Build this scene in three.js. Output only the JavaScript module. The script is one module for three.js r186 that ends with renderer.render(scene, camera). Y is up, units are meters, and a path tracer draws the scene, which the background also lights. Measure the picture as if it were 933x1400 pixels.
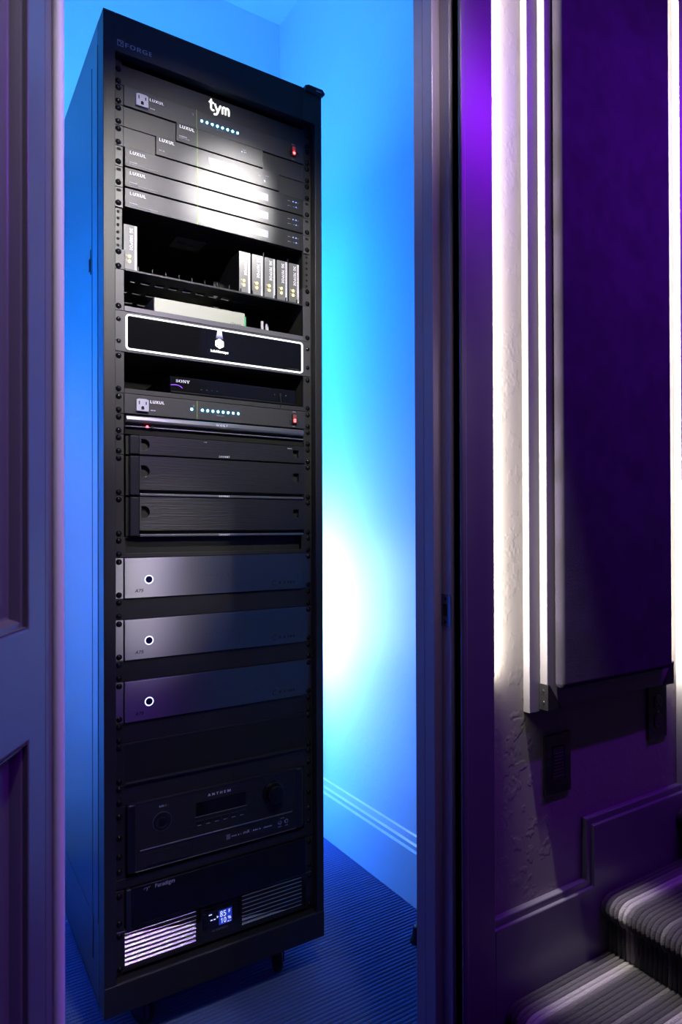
import * as THREE from 'three';
import { RoundedBoxGeometry } from 'three/addons/geometries/RoundedBoxGeometry.js';
import { mergeGeometries, toCreasedNormals } from 'three/addons/utils/BufferGeometryUtils.js';
import { RectAreaLightUniformsLib } from 'three/addons/lights/RectAreaLightUniformsLib.js';
import { TextGeometry } from 'three/addons/geometries/TextGeometry.js';
import { FontLoader } from 'three/addons/loaders/FontLoader.js';

// ---------------------------------------------------------------- camera, sky, lights, exposure
RectAreaLightUniformsLib.init();
const scene = new THREE.Scene();
scene.background = new THREE.Color(0x000000);
const renderer = new THREE.WebGLRenderer({ antialias: true });
renderer.toneMapping = THREE.LinearToneMapping;
renderer.toneMappingExposure = 1.0;
renderer.shadowMap.enabled = true;

const camera = new THREE.PerspectiveCamera(2 * Math.atan(700 / 904.9) * 180 / Math.PI, 933 / 1400, 0.02, 30);
{
  const yaw = 32.18 * Math.PI / 180, pitch = 0.33 * Math.PI / 180, roll = -0.19 * Math.PI / 180;
  const f = new THREE.Vector3(Math.sin(yaw), 0, -Math.cos(yaw)), r = new THREE.Vector3(Math.cos(yaw), 0, Math.sin(yaw)), u = new THREE.Vector3(0, 1, 0);
  const f2 = f.clone().multiplyScalar(Math.cos(pitch)).addScaledVector(u, Math.sin(pitch));
  const u2 = u.clone().multiplyScalar(Math.cos(pitch)).addScaledVector(f, -Math.sin(pitch));
  const r3 = r.clone().multiplyScalar(Math.cos(roll)).addScaledVector(u2, Math.sin(roll));
  const u3 = u2.clone().multiplyScalar(Math.cos(roll)).addScaledVector(r, -Math.sin(roll));
  camera.quaternion.setFromRotationMatrix(new THREE.Matrix4().makeBasis(r3, u3, f2.negate()));
  camera.position.set(-0.3444, 1.1207, 1.4607);
  camera.setViewOffset(933, 1400, 0, -15.4, 933, 1400);
  camera.focus = 1.62; camera.userData.fStop = 7;
}

// colours and strengths of every light (linear)
const BLUE = [0.006, 0.168, 1.0], AZURE = [0.045, 0.33, 1.0], PURPLE = [0.27, 0.012, 1.0], WARM = [1.0, 0.93, 0.84];
const K = {
  blueSide: 140, blueBack: 200, blueUp: 27,          // unseen LED bars behind the rack, placed to light the walls
  lamp: 95,                                        // unseen cool white lamp behind the rack, for the right wall
  cove: 280, far: 16,                               // purple LED strips out of view in the hall
  wallLed: 400, wallLedRight: 400,                  // unseen white LED tape lighting the wall beside the acoustic panel
  spotGlare: 47, spotRack: 17, spotLow: 2.2, spotAmp: 9, spotFan: 14, spotStair: 30, spotDoor: 3,        // hall ceiling spots out of view, placed for light and highlights
};
const col = (a) => new THREE.Color().setRGB(a[0], a[1], a[2]);
function rectLight(c, k, w, h, pos, target) {
  const l = new THREE.RectAreaLight(col(c), k, w, h);
  l.position.set(...pos); l.lookAt(...target); scene.add(l); return l;
}
function spotLight(c, k, pos, target, angle, blend, size = 1.5) {
  const l = new THREE.SpotLight(col(c), k, 0, angle, blend, 2);
  l.position.set(...pos); l.target.position.set(...target); l.castShadow = true; l.shadow.radius = size; l.shadow.mapSize.set(1024, 1024);
  scene.add(l, l.target); return l;
}
// unseen blue LED bars placed behind the rack to light the closet walls (their glowing meshes are built with the rack lights below)
rectLight(BLUE, K.blueSide, 0.03, 2.1, [0.536, 1.17, -0.60], [2, 1.17, -0.72]);
rectLight(BLUE, K.blueSide, 0.03, 1.8, [-0.056, 1.30, -0.60], [-2, 1.30, -0.72]);
rectLight(BLUE, K.blueBack, 0.44, 0.04, [0.24, 1.55, -0.616], [0.24, 1.75, -2]);
rectLight(AZURE, K.blueUp * 4, 0.44, 0.06, [0.24, 2.234, -0.48], [0.24, 4, -0.52]);
rectLight([0.60, 0.85, 1.0], K.lamp, 0.03, 0.42, [0.6135, 0.84, -0.62], [2, 0.84, -0.62]);
// hall lights out of view: purple strips, white LED tape by the acoustic panel, ceiling spots
rectLight(PURPLE, K.cove, 1.3, 0.03, [1.12, 2.34, 1.20], [1.12, 0, 1.20]);
rectLight(PURPLE, K.far, 1.8, 0.03, [-0.25, 2.38, 3.03], [0.0, 1.8, 0]);
rectLight(WARM, K.wallLed, 0.005, 1.56, [0.5065, 1.635, 0.6135], [3, 1.635, 0.6135]);
rectLight(WARM, K.wallLedRight, 0.005, 1.60, [1.0275, 1.60, 0.6125], [3, 1.60, 0.6125]);
spotLight([1, 0.97, 0.93], K.spotGlare, [0.419, 2.43, 1.145], [0.285, 1.89, 0], 0.11, 1, 2.5);
spotLight([1, 0.97, 0.88], K.spotRack, [0.10, 2.43, 1.345], [0.21, 1.66, 0], 0.33, 1, 2.5);
spotLight([1, 0.97, 0.93], K.spotAmp, [0.86, 2.43, 2.60], [0.115, 1.02, 0], 0.075, 1, 2.5);
spotLight([1, 0.95, 0.92], K.spotStair, [0.32, 2.43, 0.72], [0.74, 0.34, 0.668], 0.095, 1, 1.2);
spotLight([1, 0.98, 0.95], K.spotFan, [0.57, 2.43, 1.224], [0.15, 0.3, 0], 0.13, 1, 2.5);
spotLight([1, 0.98, 0.84], K.spotLow, [0.10, 2.43, 1.345], [0.20, 0.62, 0], 0.34, 1, 2.5);  // out of view, placed to lift the dim lower rack
spotLight([1, 0.95, 0.95], K.spotDoor, [0.05, 2.43, 1.00], [-0.25, 1.35, 0.62], 0.30, 1, 2.5);

// ---------------------------------------------------------------- helpers
function rng(seed) { let s = seed >>> 0; return () => { s = (s + 0x6D2B79F5) | 0; let t = Math.imul(s ^ (s >>> 15), 1 | s); t = (t + Math.imul(t ^ (t >>> 7), 61 | t)) ^ t; return ((t ^ (t >>> 14)) >>> 0) / 4294967296; }; }
function tileNoise(n, cells, seed, cellsY = cells) {            // tileable value noise, n x n
  const R = rng(seed), g = new Float32Array(cells * cellsY); for (let i = 0; i < g.length; i++) g[i] = R();
  const o = new Float32Array(n * n);
  for (let y = 0; y < n; y++) for (let x = 0; x < n; x++) {
    const fx = x / n * cells, fy = y / n * cellsY, ix = Math.floor(fx), iy = Math.floor(fy);
    let a = fx - ix, b = fy - iy; a = a * a * (3 - 2 * a); b = b * b * (3 - 2 * b);
    const p = (i, j) => g[((iy + j) % cellsY) * cells + (ix + i) % cells];
    o[y * n + x] = (p(0, 0) * (1 - a) + p(1, 0) * a) * (1 - b) + (p(0, 1) * (1 - a) + p(1, 1) * a) * b;
  }
  return o;
}
function grayTexture(n, fn, rep = 1, srgb = false) {
  const d = new Uint8Array(n * n * 4);
  for (let i = 0; i < n * n; i++) { const v = fn(i); const c = Array.isArray(v) ? v : [v, v, v]; for (let k = 0; k < 3; k++) d[i * 4 + k] = Math.max(0, Math.min(255, c[k] * 255)); d[i * 4 + 3] = 255; }
  const t = new THREE.DataTexture(d, n, n, THREE.RGBAFormat); t.wrapS = t.wrapT = THREE.RepeatWrapping; t.magFilter = THREE.LinearFilter; t.minFilter = THREE.LinearFilter; t.repeat.set(rep, rep);
  if (srgb) t.colorSpace = THREE.SRGBColorSpace; t.needsUpdate = true; return t;
}
function std(rgb, rough = 0.5, metal = 0, extra = {}) {
  const m = new THREE.MeshPhysicalMaterial({ roughness: rough, metalness: metal, ...extra }); m.color.setRGB(rgb[0], rgb[1], rgb[2]); return m;
}
function glow(rgb, k) { const m = new THREE.MeshStandardMaterial({ roughness: 0.6 }); m.color.setRGB(0.05, 0.05, 0.05); m.emissive.setRGB(...rgb); m.emissiveIntensity = k; return m; }
function boxUV(g) {                                              // uv in metres on the dominant plane of each face
  if (g.index) g = g.toNonIndexed();
  const p = g.attributes.position, uv = new Float32Array(p.count * 2), a = new THREE.Vector3(), b = new THREE.Vector3(), c = new THREE.Vector3();
  for (let i = 0; i < p.count; i += 3) {
    a.fromBufferAttribute(p, i); b.fromBufferAttribute(p, i + 1).sub(a); c.fromBufferAttribute(p, i + 2).sub(a); b.cross(c);
    const nx = Math.abs(b.x), ny = Math.abs(b.y), nz = Math.abs(b.z);
    for (let k = 0; k < 3; k++) {
      const x = p.getX(i + k), y = p.getY(i + k), z = p.getZ(i + k);
      const q = nz >= nx && nz >= ny ? [x, y] : nx >= ny ? [z, y] : [x, z];
      uv[(i + k) * 2] = q[0]; uv[(i + k) * 2 + 1] = q[1];
    }
  }
  g.setAttribute('uv', new THREE.BufferAttribute(uv, 2)); return g;
}
// box from its limits; r rounds the edges
function bx(x0, x1, y0, y1, z0, z1, r = 0) {
  const w = x1 - x0, h = y1 - y0, d = z1 - z0;
  let g = r > 0 ? new RoundedBoxGeometry(w, h, d, 2, Math.min(r, w / 2.02, h / 2.02, d / 2.02)) : new THREE.BoxGeometry(w, h, d);
  g.translate((x0 + x1) / 2, (y0 + y1) / 2, (z0 + z1) / 2);
  return boxUV(g);
}
function merge(list) {
  return mergeGeometries(list.map((g) => { g = g.index ? g.toNonIndexed() : g; for (const k of Object.keys(g.attributes)) if (!['position', 'normal', 'uv'].includes(k)) g.deleteAttribute(k); return g; }));
}
function shapeFrom(pts) { const s = new THREE.Shape(); pts.forEach(([x, y], i) => i ? s.lineTo(x, y) : s.moveTo(x, y)); s.closePath(); return s; }
function roundRect(S, x0, y0, x1, y1, r) {
  S.moveTo(x0 + r, y0); S.lineTo(x1 - r, y0); S.absarc(x1 - r, y0 + r, r, -Math.PI / 2, 0); S.lineTo(x1, y1 - r); S.absarc(x1 - r, y1 - r, r, 0, Math.PI / 2);
  S.lineTo(x0 + r, y1); S.absarc(x0 + r, y1 - r, r, Math.PI / 2, Math.PI); S.lineTo(x0, y0 + r); S.absarc(x0 + r, y0 + r, r, Math.PI, Math.PI * 1.5); return S;
}
function extrude(shape, d, z = 0, bevel = 0, seg = 8) {
  const g = new THREE.ExtrudeGeometry(shape, { depth: d - 2 * bevel, bevelEnabled: bevel > 0, bevelSize: bevel, bevelThickness: bevel, bevelOffset: -bevel, bevelSegments: 2, curveSegments: seg });
  g.translate(0, 0, z + bevel); return boxUV(g);
}
function cyl(r, d, x, y, z0, seg = 20, r2 = r) { const g = new THREE.CylinderGeometry(r2, r, d, seg); g.rotateX(Math.PI / 2); g.translate(x, y, z0 + d / 2); return g; }
const used = {};
function numbered(n) { const k = used[n] = (used[n] ?? -1) + 1; return k ? `${n}_${String(k).padStart(3, '0')}` : n; }
function part(parent, name, geo, mat, label) {
  const m = new THREE.Mesh(geo, mat); m.castShadow = m.receiveShadow = true;
  m.name = numbered(name); if (label) m.userData.label = label; parent.add(m); return m;
}
function thing(name, label, category, pos = [0, 0, 0], group) {
  const o = new THREE.Group(); o.name = numbered(name); o.position.set(...pos); o.userData = { label, category }; if (group) o.userData.group = group; scene.add(o); return o;
}
function struct(name, geo, mat, label, category) {
  const m = new THREE.Mesh(geo, mat); m.name = numbered(name); m.userData = { kind: 'structure', label, category }; m.castShadow = m.receiveShadow = true; scene.add(m); return m;
}
// flat print on a face: a transparent sheet 0.25 mm in front of it
function print(parent, name, x0, x1, y0, y1, z, pxPerM, draw, opt = {}) {
  const w = x1 - x0, h = y1 - y0, W = Math.round(w * pxPerM), H = Math.max(4, Math.round(h * pxPerM));
  const m = opt.material ?? (() => {
    const c = document.createElement('canvas'); c.width = W; c.height = H; const g = c.getContext('2d'); g.clearRect(0, 0, W, H);
    g.scale(pxPerM, pxPerM); draw(g, w, h);
    const t = new THREE.CanvasTexture(c); t.colorSpace = THREE.SRGBColorSpace;
    const q = new THREE.MeshStandardMaterial({ map: t, transparent: true, roughness: 0.6, polygonOffset: true, polygonOffsetFactor: -1 });
    if (opt.glow) { q.emissive.setRGB(1, 1, 1); q.emissiveMap = t; q.emissiveIntensity = opt.glow; }
    return q;
  })();
  const geo = new THREE.PlaneGeometry(w, h); geo.translate((x0 + x1) / 2, (y0 + y1) / 2, z + 0.00025);
  const o = part(parent, name, geo, m); o.castShadow = false; return o;
}
// text in metres: baseline at (x, y) from the top left, letter height s
function txt(g, s, x, y, size, color, font = 'bold', fam = 'sans-serif', spread = 1, align = 'left') {
  g.save(); g.translate(x, y); g.scale(size / 100 * spread, size / 100); g.font = `${font} 138px ${fam}`; g.fillStyle = color; g.textAlign = align; g.textBaseline = 'alphabetic'; g.fillText(s, 0, 0); g.restore();
}
function tiny(g, x, y, w, size, color, seed) {                    // print too small to be read in the photograph
  const R = rng(seed); g.fillStyle = color; let p = x;
  while (p < x + w) { const l = size * (0.5 + R() * 0.9); g.fillRect(p, y - size, Math.min(l, x + w - p), size); p += l + size * 0.35; if (R() < 0.18) p += size * 0.8; }
}

// ---------------------------------------------------------------- procedural materials
const N512 = { a: tileNoise(512, 8, 1), b: tileNoise(512, 23, 2), c: tileNoise(512, 67, 3), d: tileNoise(512, 180, 4) };
const plasterBump = grayTexture(512, (i) => {                     // knock-down plaster: flat islands with sharp trowelled rims
  const v = N512.a[i] * 0.25 + N512.b[i] * 0.5 + N512.c[i] * 0.25; const k = Math.min(1, Math.max(0, (v - 0.5) * 7)); return 0.35 + 0.5 * k * k * (3 - 2 * k) + 0.08 * N512.d[i];
}, 2.7);
const powderBump = grayTexture(512, (i) => N512.d[i] * 0.7 + N512.c[i] * 0.3, 9);
const fuzzBump = grayTexture(512, (i) => N512.d[i] * 0.75 + N512.c[i] * 0.25, 6);
const brushA = tileNoise(512, 6, 11, 256), brushB = tileNoise(512, 17, 12, 400);
const brushBump = grayTexture(512, (i) => brushA[i] * 0.5 + brushB[i] * 0.5, 3);
const brushRough = grayTexture(512, (i) => 0.55 + 0.35 * brushA[i] * brushB[i] * 2, 3);
const mottle = grayTexture(512, (i) => 0.62 + 0.3 * N512.a[i] + 0.22 * N512.b[i], 2.2, true);
const perf = grayTexture(128, (i) => { const x = i % 128, y = i >> 7; const s = 16; const r = Math.floor(y / s); const px = ((x + (r % 2) * s / 2) % s) - s / 2, py = (y % s) - s / 2; return Math.hypot(px, py) < 5 ? 0.02 : 1; }, 36, true);
const M = {
  closetPaint: std([0.8, 0.8, 0.8], 0.45, 0, { bumpMap: plasterBump, bumpScale: 0.0003 }),
  ceilingPaint: std([0.82, 0.82, 0.82], 0.7),
  closetTrim: std([0.75, 0.75, 0.76], 0.3),
  hallPaint: std([0.14, 0.13, 0.118], 0.5, 0, { bumpMap: plasterBump, bumpScale: 0.0005 }),
  hallTrim: std([0.085, 0.08, 0.09], 0.32),
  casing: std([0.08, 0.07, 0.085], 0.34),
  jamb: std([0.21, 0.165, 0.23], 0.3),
  dark: std([0.03, 0.03, 0.032], 0.8),
  doorPaint: std([0.11, 0.105, 0.11], 0.3),
  boxPaint: std([0.14, 0.13, 0.14], 0.45),
  powder: std([0.022, 0.021, 0.019], 0.47, 0, { bumpMap: powderBump, bumpScale: 0.0001 }),
  powderSide: std([0.02, 0.02, 0.021], 0.3),
  inside: std([0.012, 0.013, 0.009], 0.7),
  ear: std([0.03, 0.029, 0.029], 0.4, 0, { bumpMap: powderBump, bumpScale: 0.00008 }),
  switchFace: std([0.05, 0.05, 0.052], 0.42, 0.75, { bumpMap: powderBump, bumpScale: 0.00012 }),
  pduFace: std([0.045, 0.045, 0.047], 0.45, 0.3, { bumpMap: powderBump, bumpScale: 0.00008 }),
  brushed: std([0.2, 0.2, 0.215], 0.35, 0.9, { anisotropy: 1, anisotropyRotation: Math.PI / 2, bumpMap: brushBump, bumpScale: 0.00006 }),
  brushedBlack: std([0.04, 0.04, 0.042], 0.36, 0.5, { anisotropy: 0.7, anisotropyRotation: Math.PI / 2, bumpMap: brushBump, bumpScale: 0.00045 }),
  silverBar: std([0.25, 0.25, 0.26], 0.35, 0.8),
  chrome: std([0.6, 0.6, 0.62], 0.2, 1),
  blackGloss: std([0.006, 0.006, 0.007], 0.08),
  blackSatin: std([0.012, 0.012, 0.013], 0.3),
  blackPlastic: std([0.012, 0.012, 0.012], 0.45),
  screw: std([0.02, 0.02, 0.022], 0.22, 0.6),
  hole: std([0.002, 0.002, 0.002], 0.9),
  slat: std([0.42, 0.42, 0.43], 0.32, 0.9),
  outlet: std([0.5, 0.48, 0.56], 0.45),
  grayLabel: std([0.28, 0.275, 0.28], 0.5),
  silverCase: std([0.42, 0.43, 0.38], 0.5, 0.2),
  sticker: std([0.09, 0.09, 0.095], 0.5),
  velvet: std([0.016, 0.011, 0.026], 0.95, 0, { map: mottle, sheen: 0.5, sheenRoughness: 0.4, sheenColor: new THREE.Color().setRGB(0.05, 0.04, 0.07), bumpMap: fuzzBump, bumpScale: 0.0002 }),
  carpet: std([0.11, 0.17, 0.38], 0.95, 0, { bumpMap: fuzzBump, bumpScale: 0.0015 }),
  ribDark: std([0.034, 0.03, 0.034], 0.95, 0, { bumpMap: fuzzBump, bumpScale: 0.004 }),
  ribMid: std([0.09, 0.083, 0.083], 0.95, 0, { bumpMap: fuzzBump, bumpScale: 0.004 }),
  ribLight: std([0.30, 0.28, 0.27], 0.95, 0, { bumpMap: fuzzBump, bumpScale: 0.004 }),
  rubber: std([0.01, 0.01, 0.01], 0.5),
  plate: std([0.008, 0.008, 0.009], 0.25),
  blueLed: glow([0.06, 0.45, 1], 45), redLed: glow([1, 0.05, 0.05], 14), yellowLed: glow([1, 0.72, 0.1], 9), whiteLed: glow([0.92, 0.94, 1], 2.2), ringLed: glow([0.5, 0.5, 1], 3), dotLed: glow([0.35, 0.5, 1], 4), greenLed: glow([0.05, 0.7, 0.25], 0.8),
};

// ---------------------------------------------------------------- the closet room
const XW = 0.895, ZB = -0.97, ZH = 0.60, HC = 3.19, XL = -0.36, ZC = 0.524;     // right wall, back wall, hall face of the door wall, ceiling
struct('floor', bx(XL - 0.1, XW + 0.1, -0.06, -0.004, ZB - 0.1, ZH), M.carpet, 'dark ribbed carpet floor of the equipment closet', 'floor');
{
  const gs = [], pitch = 0.012;                                    // loop pile ribs run across the closet
  for (let z = ZB + 0.01; z < ZH - 0.02; z += pitch) { const g = new THREE.CylinderGeometry(0.0053, 0.0053, XW - XL, 6, 16, true, -Math.PI / 2, Math.PI); g.rotateZ(Math.PI / 2); g.rotateX(-Math.PI / 2 * 0); g.translate((XW + XL) / 2, -0.0045, z); gs.push(boxUV(g)); }
  const m = part(scene.getObjectByName('floor'), 'carpet_rib', merge(gs), M.carpet); m.userData.kind = 'stuff';
}
struct('ceiling', bx(XL - 0.1, XW + 0.1, HC, HC + 0.08, ZB - 0.1, ZC), M.ceilingPaint, 'pale closet ceiling meeting the two lit walls', 'ceiling');
struct('wall_right', bx(XW, XW + 0.1, -0.06, HC, ZB - 0.1, ZC), M.closetPaint, 'textured closet wall right of the rack, lit from blue to white', 'wall');
struct('wall_back', bx(XL - 0.1, XW, -0.06, HC, ZB - 0.1, ZB), M.closetPaint, 'blue-lit closet wall behind the rack', 'wall');
struct('wall_left', bx(XL - 0.1, XL, -0.06, HC, ZB, ZC), M.closetPaint, 'closet wall left of the rack', 'wall');
function baseProfile(len) {                                         // baseboard cross-section swept along +x
  const s = shapeFrom([[0, 0], [0.018, 0], [0.018, 0.158], [0.013, 0.164], [0.013, 0.176], [0.0075, 0.181], [0.005, 0.199], [0, 0.203]]);
  return boxUV(new THREE.ExtrudeGeometry(s, { depth: len, bevelEnabled: false }));
}
{ const g = baseProfile(ZC - ZB); g.rotateY(Math.PI); g.translate(XW, 0, ZC); struct('baseboard_right', boxUV(g), M.closetTrim, 'tall moulded baseboard along the right closet wall', 'baseboard'); }
{ const g = baseProfile(XW - 0.02 - XL); g.rotateY(Math.PI / 2); const h = g; h.rotateY(-Math.PI); h.translate(XW - 0.02, 0, ZB); h.rotateY(0); struct('baseboard_back', boxUV(bx(XL, XW - 0.02, 0, 0.2, ZB, ZB + 0.018)), M.closetTrim, 'baseboard along the closet back wall', 'baseboard'); }
{ // small black rubber door stop at the foot of the right wall
  const t = thing('door_stop', 'small black rubber door stop on carpet by the door jamb', 'door stop', [0.782, 0.002, 0.052]);
  part(t, 'rubber_foot', new THREE.LatheGeometry([[0, 0], [0.02, 0], [0.021, 0.004], [0.016, 0.014], [0.013, 0.03], [0.0125, 0.04], [0.009, 0.044], [0, 0.045]].map((p) => new THREE.Vector2(...p)), 20), M.rubber);
}

// ---------------------------------------------------------------- the wall with the doorway, its frame and the hall
const JL = -0.215, JR = 0.42, DH = 2.30, HH = 2.46;                 // jamb faces, head of the doorway, hall ceiling
struct('wall_front', merge([
  bx(-1.25, JL - 0.02, -0.06, HH, ZC, ZH), bx(JR + 0.02, 1.9, -0.06, HH, ZC, ZH), bx(JL - 0.02, JR + 0.02, DH + 0.02, HH, ZC, ZH),
  bx(-1.25, 1.9, HH, HC, ZC, ZH)]), M.hallPaint, 'rough plaster hall wall around the closet doorway', 'wall');
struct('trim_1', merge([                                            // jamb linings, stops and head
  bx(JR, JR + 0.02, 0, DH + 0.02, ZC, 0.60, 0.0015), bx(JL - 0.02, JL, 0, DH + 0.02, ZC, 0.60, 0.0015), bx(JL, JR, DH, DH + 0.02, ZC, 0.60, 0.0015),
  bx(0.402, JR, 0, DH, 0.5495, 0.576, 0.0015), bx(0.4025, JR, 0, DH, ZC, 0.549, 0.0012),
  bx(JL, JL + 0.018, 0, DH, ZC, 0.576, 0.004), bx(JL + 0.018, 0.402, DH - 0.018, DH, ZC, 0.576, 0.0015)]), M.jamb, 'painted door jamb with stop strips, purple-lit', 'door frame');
{ // flat casing with an eased inner bead on the hall side
  const side = (x0, x1, bead) => merge([bx(x0, x1, 0, DH + 0.09, ZH, ZH + 0.02, 0.002), bx(bead[0], bead[1], 0, DH + (bead[2] ?? 0.02), ZH, ZH + 0.0235, 0.0035)]);
  struct('trim_2', merge([side(0.4245, 0.502, [0.4245, 0.437]), side(-0.302, -0.224, [-0.237, -0.224]), bx(-0.302, 0.502, DH + 0.0065, DH + 0.09, ZH + 0.0002, ZH + 0.021, 0.002)]), M.casing, 'flat door casing with a beaded inner edge beside the lit wall', 'door casing');
}
{ // strike plate let into the right jamb
  const s = new THREE.Shape(); roundRect(s, -0.014, -0.028, 0.014, 0.028, 0.006); const h = new THREE.Path(); roundRect(h, -0.006, -0.011, 0.006, 0.011, 0.002); s.holes.push(h);
  const t = thing('strike_plate', 'small metal strike plate set into the dark door jamb', 'strike plate', [JR, 0.976, 0.586]);
  const g = extrude(s, 0.0015); g.rotateY(-Math.PI / 2); part(t, 'plate', g, std([0.12, 0.1, 0.16], 0.3, 0.8));
  const g2 = bx(-0.006, 0.006, -0.011, 0.011, 0, 0.0004); g2.rotateY(-Math.PI / 2); part(t, 'latch_hole', g2, M.hole);
  for (const y of [-0.02, 0.02]) { const c = cyl(0.003, 0.0022, 0, y, 0, 12); c.rotateY(-Math.PI / 2); part(t, 'screw', c, M.screw); }
}
// hall shell behind and around the camera
struct('floor_hall', bx(-1.25, 1.9, -0.06, 0, ZH, 3.1), M.carpet, 'dark carpet floor of the hall', 'floor');
struct('ceiling_hall', bx(-1.25, 1.9, HH, HH + 0.08, ZH, 3.1), M.dark, 'dark hall ceiling out of view, carrying the unseen ceiling spots', 'ceiling');
struct('wall_hall_back', bx(-1.25, 1.9, 0, HH, 3.1, 3.2), M.dark, 'dark hall wall behind the camera', 'wall');
struct('wall_hall_left', bx(-1.35, -1.25, -0.06, HH, 0.5, 3.2), M.dark, 'dark hall wall at the left end', 'wall');
struct('wall_hall_right', bx(1.9, 2.0, -0.06, HH, 0.5, 3.2), M.dark, 'dark hall wall beyond the stair', 'wall');
// stepped skirting that climbs beside the stair
{
  const outline = (o) => shapeFrom([[0.502, 0], [1.085, 0], [1.085, 0.545 - o], [0.757 + o, 0.545 - o], [0.757 + o, 0.425 - o], [0.502, 0.425 - o]]);
  struct('trim_3', merge([extrude(outline(0), 0.013, ZH, 0.0025), extrude(outline(0.0135), 0.019, ZH, 0.0025)]), M.hallTrim, 'stepped moulded skirting board climbing the hall wall beside the stair', 'skirting');
  struct('trim_4', bx(1.085, 1.17, 0, HH, ZH, ZH + 0.016, 0.002), std([0.3, 0.29, 0.29], 0.4), 'upright trim board at the right end of the lit wall', 'trim');
}

// ---------------------------------------------------------------- open closet door at the left
{
  const ang = 30 * Math.PI / 180, W = 0.62, TH = 0.035, H = 2.275;
  // local frame: x from the hinge edge along the door, y up, z out of the visible face
  const door = new THREE.Group(); door.name = 'door_1'; door.userData = { kind: 'structure', label: 'open grey panelled closet door at the left edge of the view', category: 'door' };
  door.position.set(-0.2135, 0.012, 0.602); door.rotation.y = -(Math.PI / 2 + ang) + 0; scene.add(door);
  // +x of the group must run along (-sin30, 0, +cos30): rotation.y maps +x to (cos a, 0, -sin a)
  door.rotation.y = Math.atan2(-Math.cos(ang), -Math.sin(ang));
  // its +z is then (sin a, 0, cos a); the visible face looks to (cos30, 0, sin30) = -z, so parts are built towards -z
  const S = { st: 0.071 };
  const rails = [[0.012, 0.23], [0.873, 1.0], [2.16, H]];
  const pan = [[0.23, 0.873], [1.0, 2.16]];
  const zf = 0;
  const frame = new THREE.Shape(); roundRect(frame, 0, 0, W, H, 0.001);
  for (const [a, b] of pan) { const h = new THREE.Path(); h.moveTo(S.st, a); h.lineTo(S.st, b); h.lineTo(W - S.st, b); h.lineTo(W - S.st, a); h.closePath(); frame.holes.push(h); }
  { const c = new THREE.CylinderGeometry(0.0078, 0.0078, H, 24); c.translate(-0.0085, H / 2, -0.002); part(door, 'hinge_barrel', c, std([0.75, 0.74, 0.73], 0.45), 'pale satin continuous hinge'); }
  part(door, 'door_slab', extrude(frame, TH, 0, 0.004), M.doorPaint);
  for (const [a, b] of pan) {
    const rings = [[0, 0], [0.0004, 0.0054], [0.0055, 0.0056], [0.0075, 0.0085], [0.0105, 0.0155], [0.013, 0.0165], [0.021, 0.0165], [0.05, 0.0105], [0.054, 0.0100]];
    const pos = []; const rect = (i) => { const [o, d] = rings[i]; return [[S.st + o, a + o], [W - S.st - o, a + o], [W - S.st - o, b - o], [S.st + o, b - o]].map(([x, y]) => [x, y, zf + d]); };
    const quad = (p, q, r, s) => pos.push(...p, ...r, ...q, ...p, ...s, ...r);
    for (let i = 0; i < rings.length - 1; i++) { const A = rect(i), B = rect(i + 1); for (let k = 0; k < 4; k++) quad(A[k], A[(k + 1) % 4], B[(k + 1) % 4], B[k]); }
    const L = rect(rings.length - 1); quad(L[0], L[1], L[2], L[3]);
    let g = new THREE.BufferGeometry(); g.setAttribute('position', new THREE.Float32BufferAttribute(pos, 3)); g.computeVertexNormals(); g = toCreasedNormals(g, 0.25);
    const back = bx(S.st, W - S.st, a, b, 0.0176, TH - 0.006);
    part(door, 'door_panel', merge([boxUV(g), back]), M.doorPaint);
  }
}

// ---------------------------------------------------------------- acoustic panel on the hall wall
{
  const t = thing('acoustic_panel', 'tall black velvet acoustic panel in a slim frame, edge-lit white', 'acoustic panel', [0.81, 0.777, ZH]);
  const X = (x) => x - 0.81, top = 2.44 - 0.777;
  part(t, 'backing_board', bx(X(0.595), X(1.02), 0, top, 0, 0.0155, 0.0015), M.boxPaint);
  part(t, 'carrier_frame', bx(X(0.6225), X(1.015), 0.010, top, 0.0155, 0.033, 0.0015), M.boxPaint);
  part(t, 'velvet_pad', bx(X(0.6385), X(0.988), 0.045, top - 0.02, 0.033, 0.055, 0.011), M.velvet);
  // bottom corner clips
  const tri = (sx) => { const s = shapeFrom([[0, 0], [0.036 * sx, 0.0], [0.028 * sx, 0.012], [0.004 * sx, 0.045], [0, 0.047]]); return s; };
  for (const [x, sx] of [[0.6222, 1], [1.0165, -1]]) {
    const g = merge([extrude(tri(sx), 0.003, 0.0335), bx(Math.min(0, -0.002 * sx), Math.max(0, -0.002 * sx), 0, 0.047, 0.014, 0.0365)]);
    g.translate(X(x), 0.006, 0); const br = part(t, 'corner_clip', boxUV(g), M.blackSatin);
    for (const y of [0.013, 0.034]) { const c = cyl(0.0028, 0.0015, 0, 0, 0, 12); c.rotateY(-sx * Math.PI / 2); c.translate(X(x) - 0.002 * sx, y + 0.006, 0.0255); part(br, 'screw', c, M.chrome); }
  }
}
function ledTape(name, label, x, y0, y1, z) {
  const t = thing(name, label, 'led strip', [x, y0, z]);
  part(t, 'aluminium_channel', bx(-0.004, -0.001, 0, y1 - y0, -0.004, 0.004), M.silverBar);
  part(t, 'glowing_diffuser', bx(-0.001, 0.0005, 0, y1 - y0, -0.0025, 0.0025), glow(WARM, 8));
}
ledTape('unseen_led_strip', 'unseen white LED strip behind the door casing edge, lights the wall', 0.5055, 0.855, 2.415, 0.6135);
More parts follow.
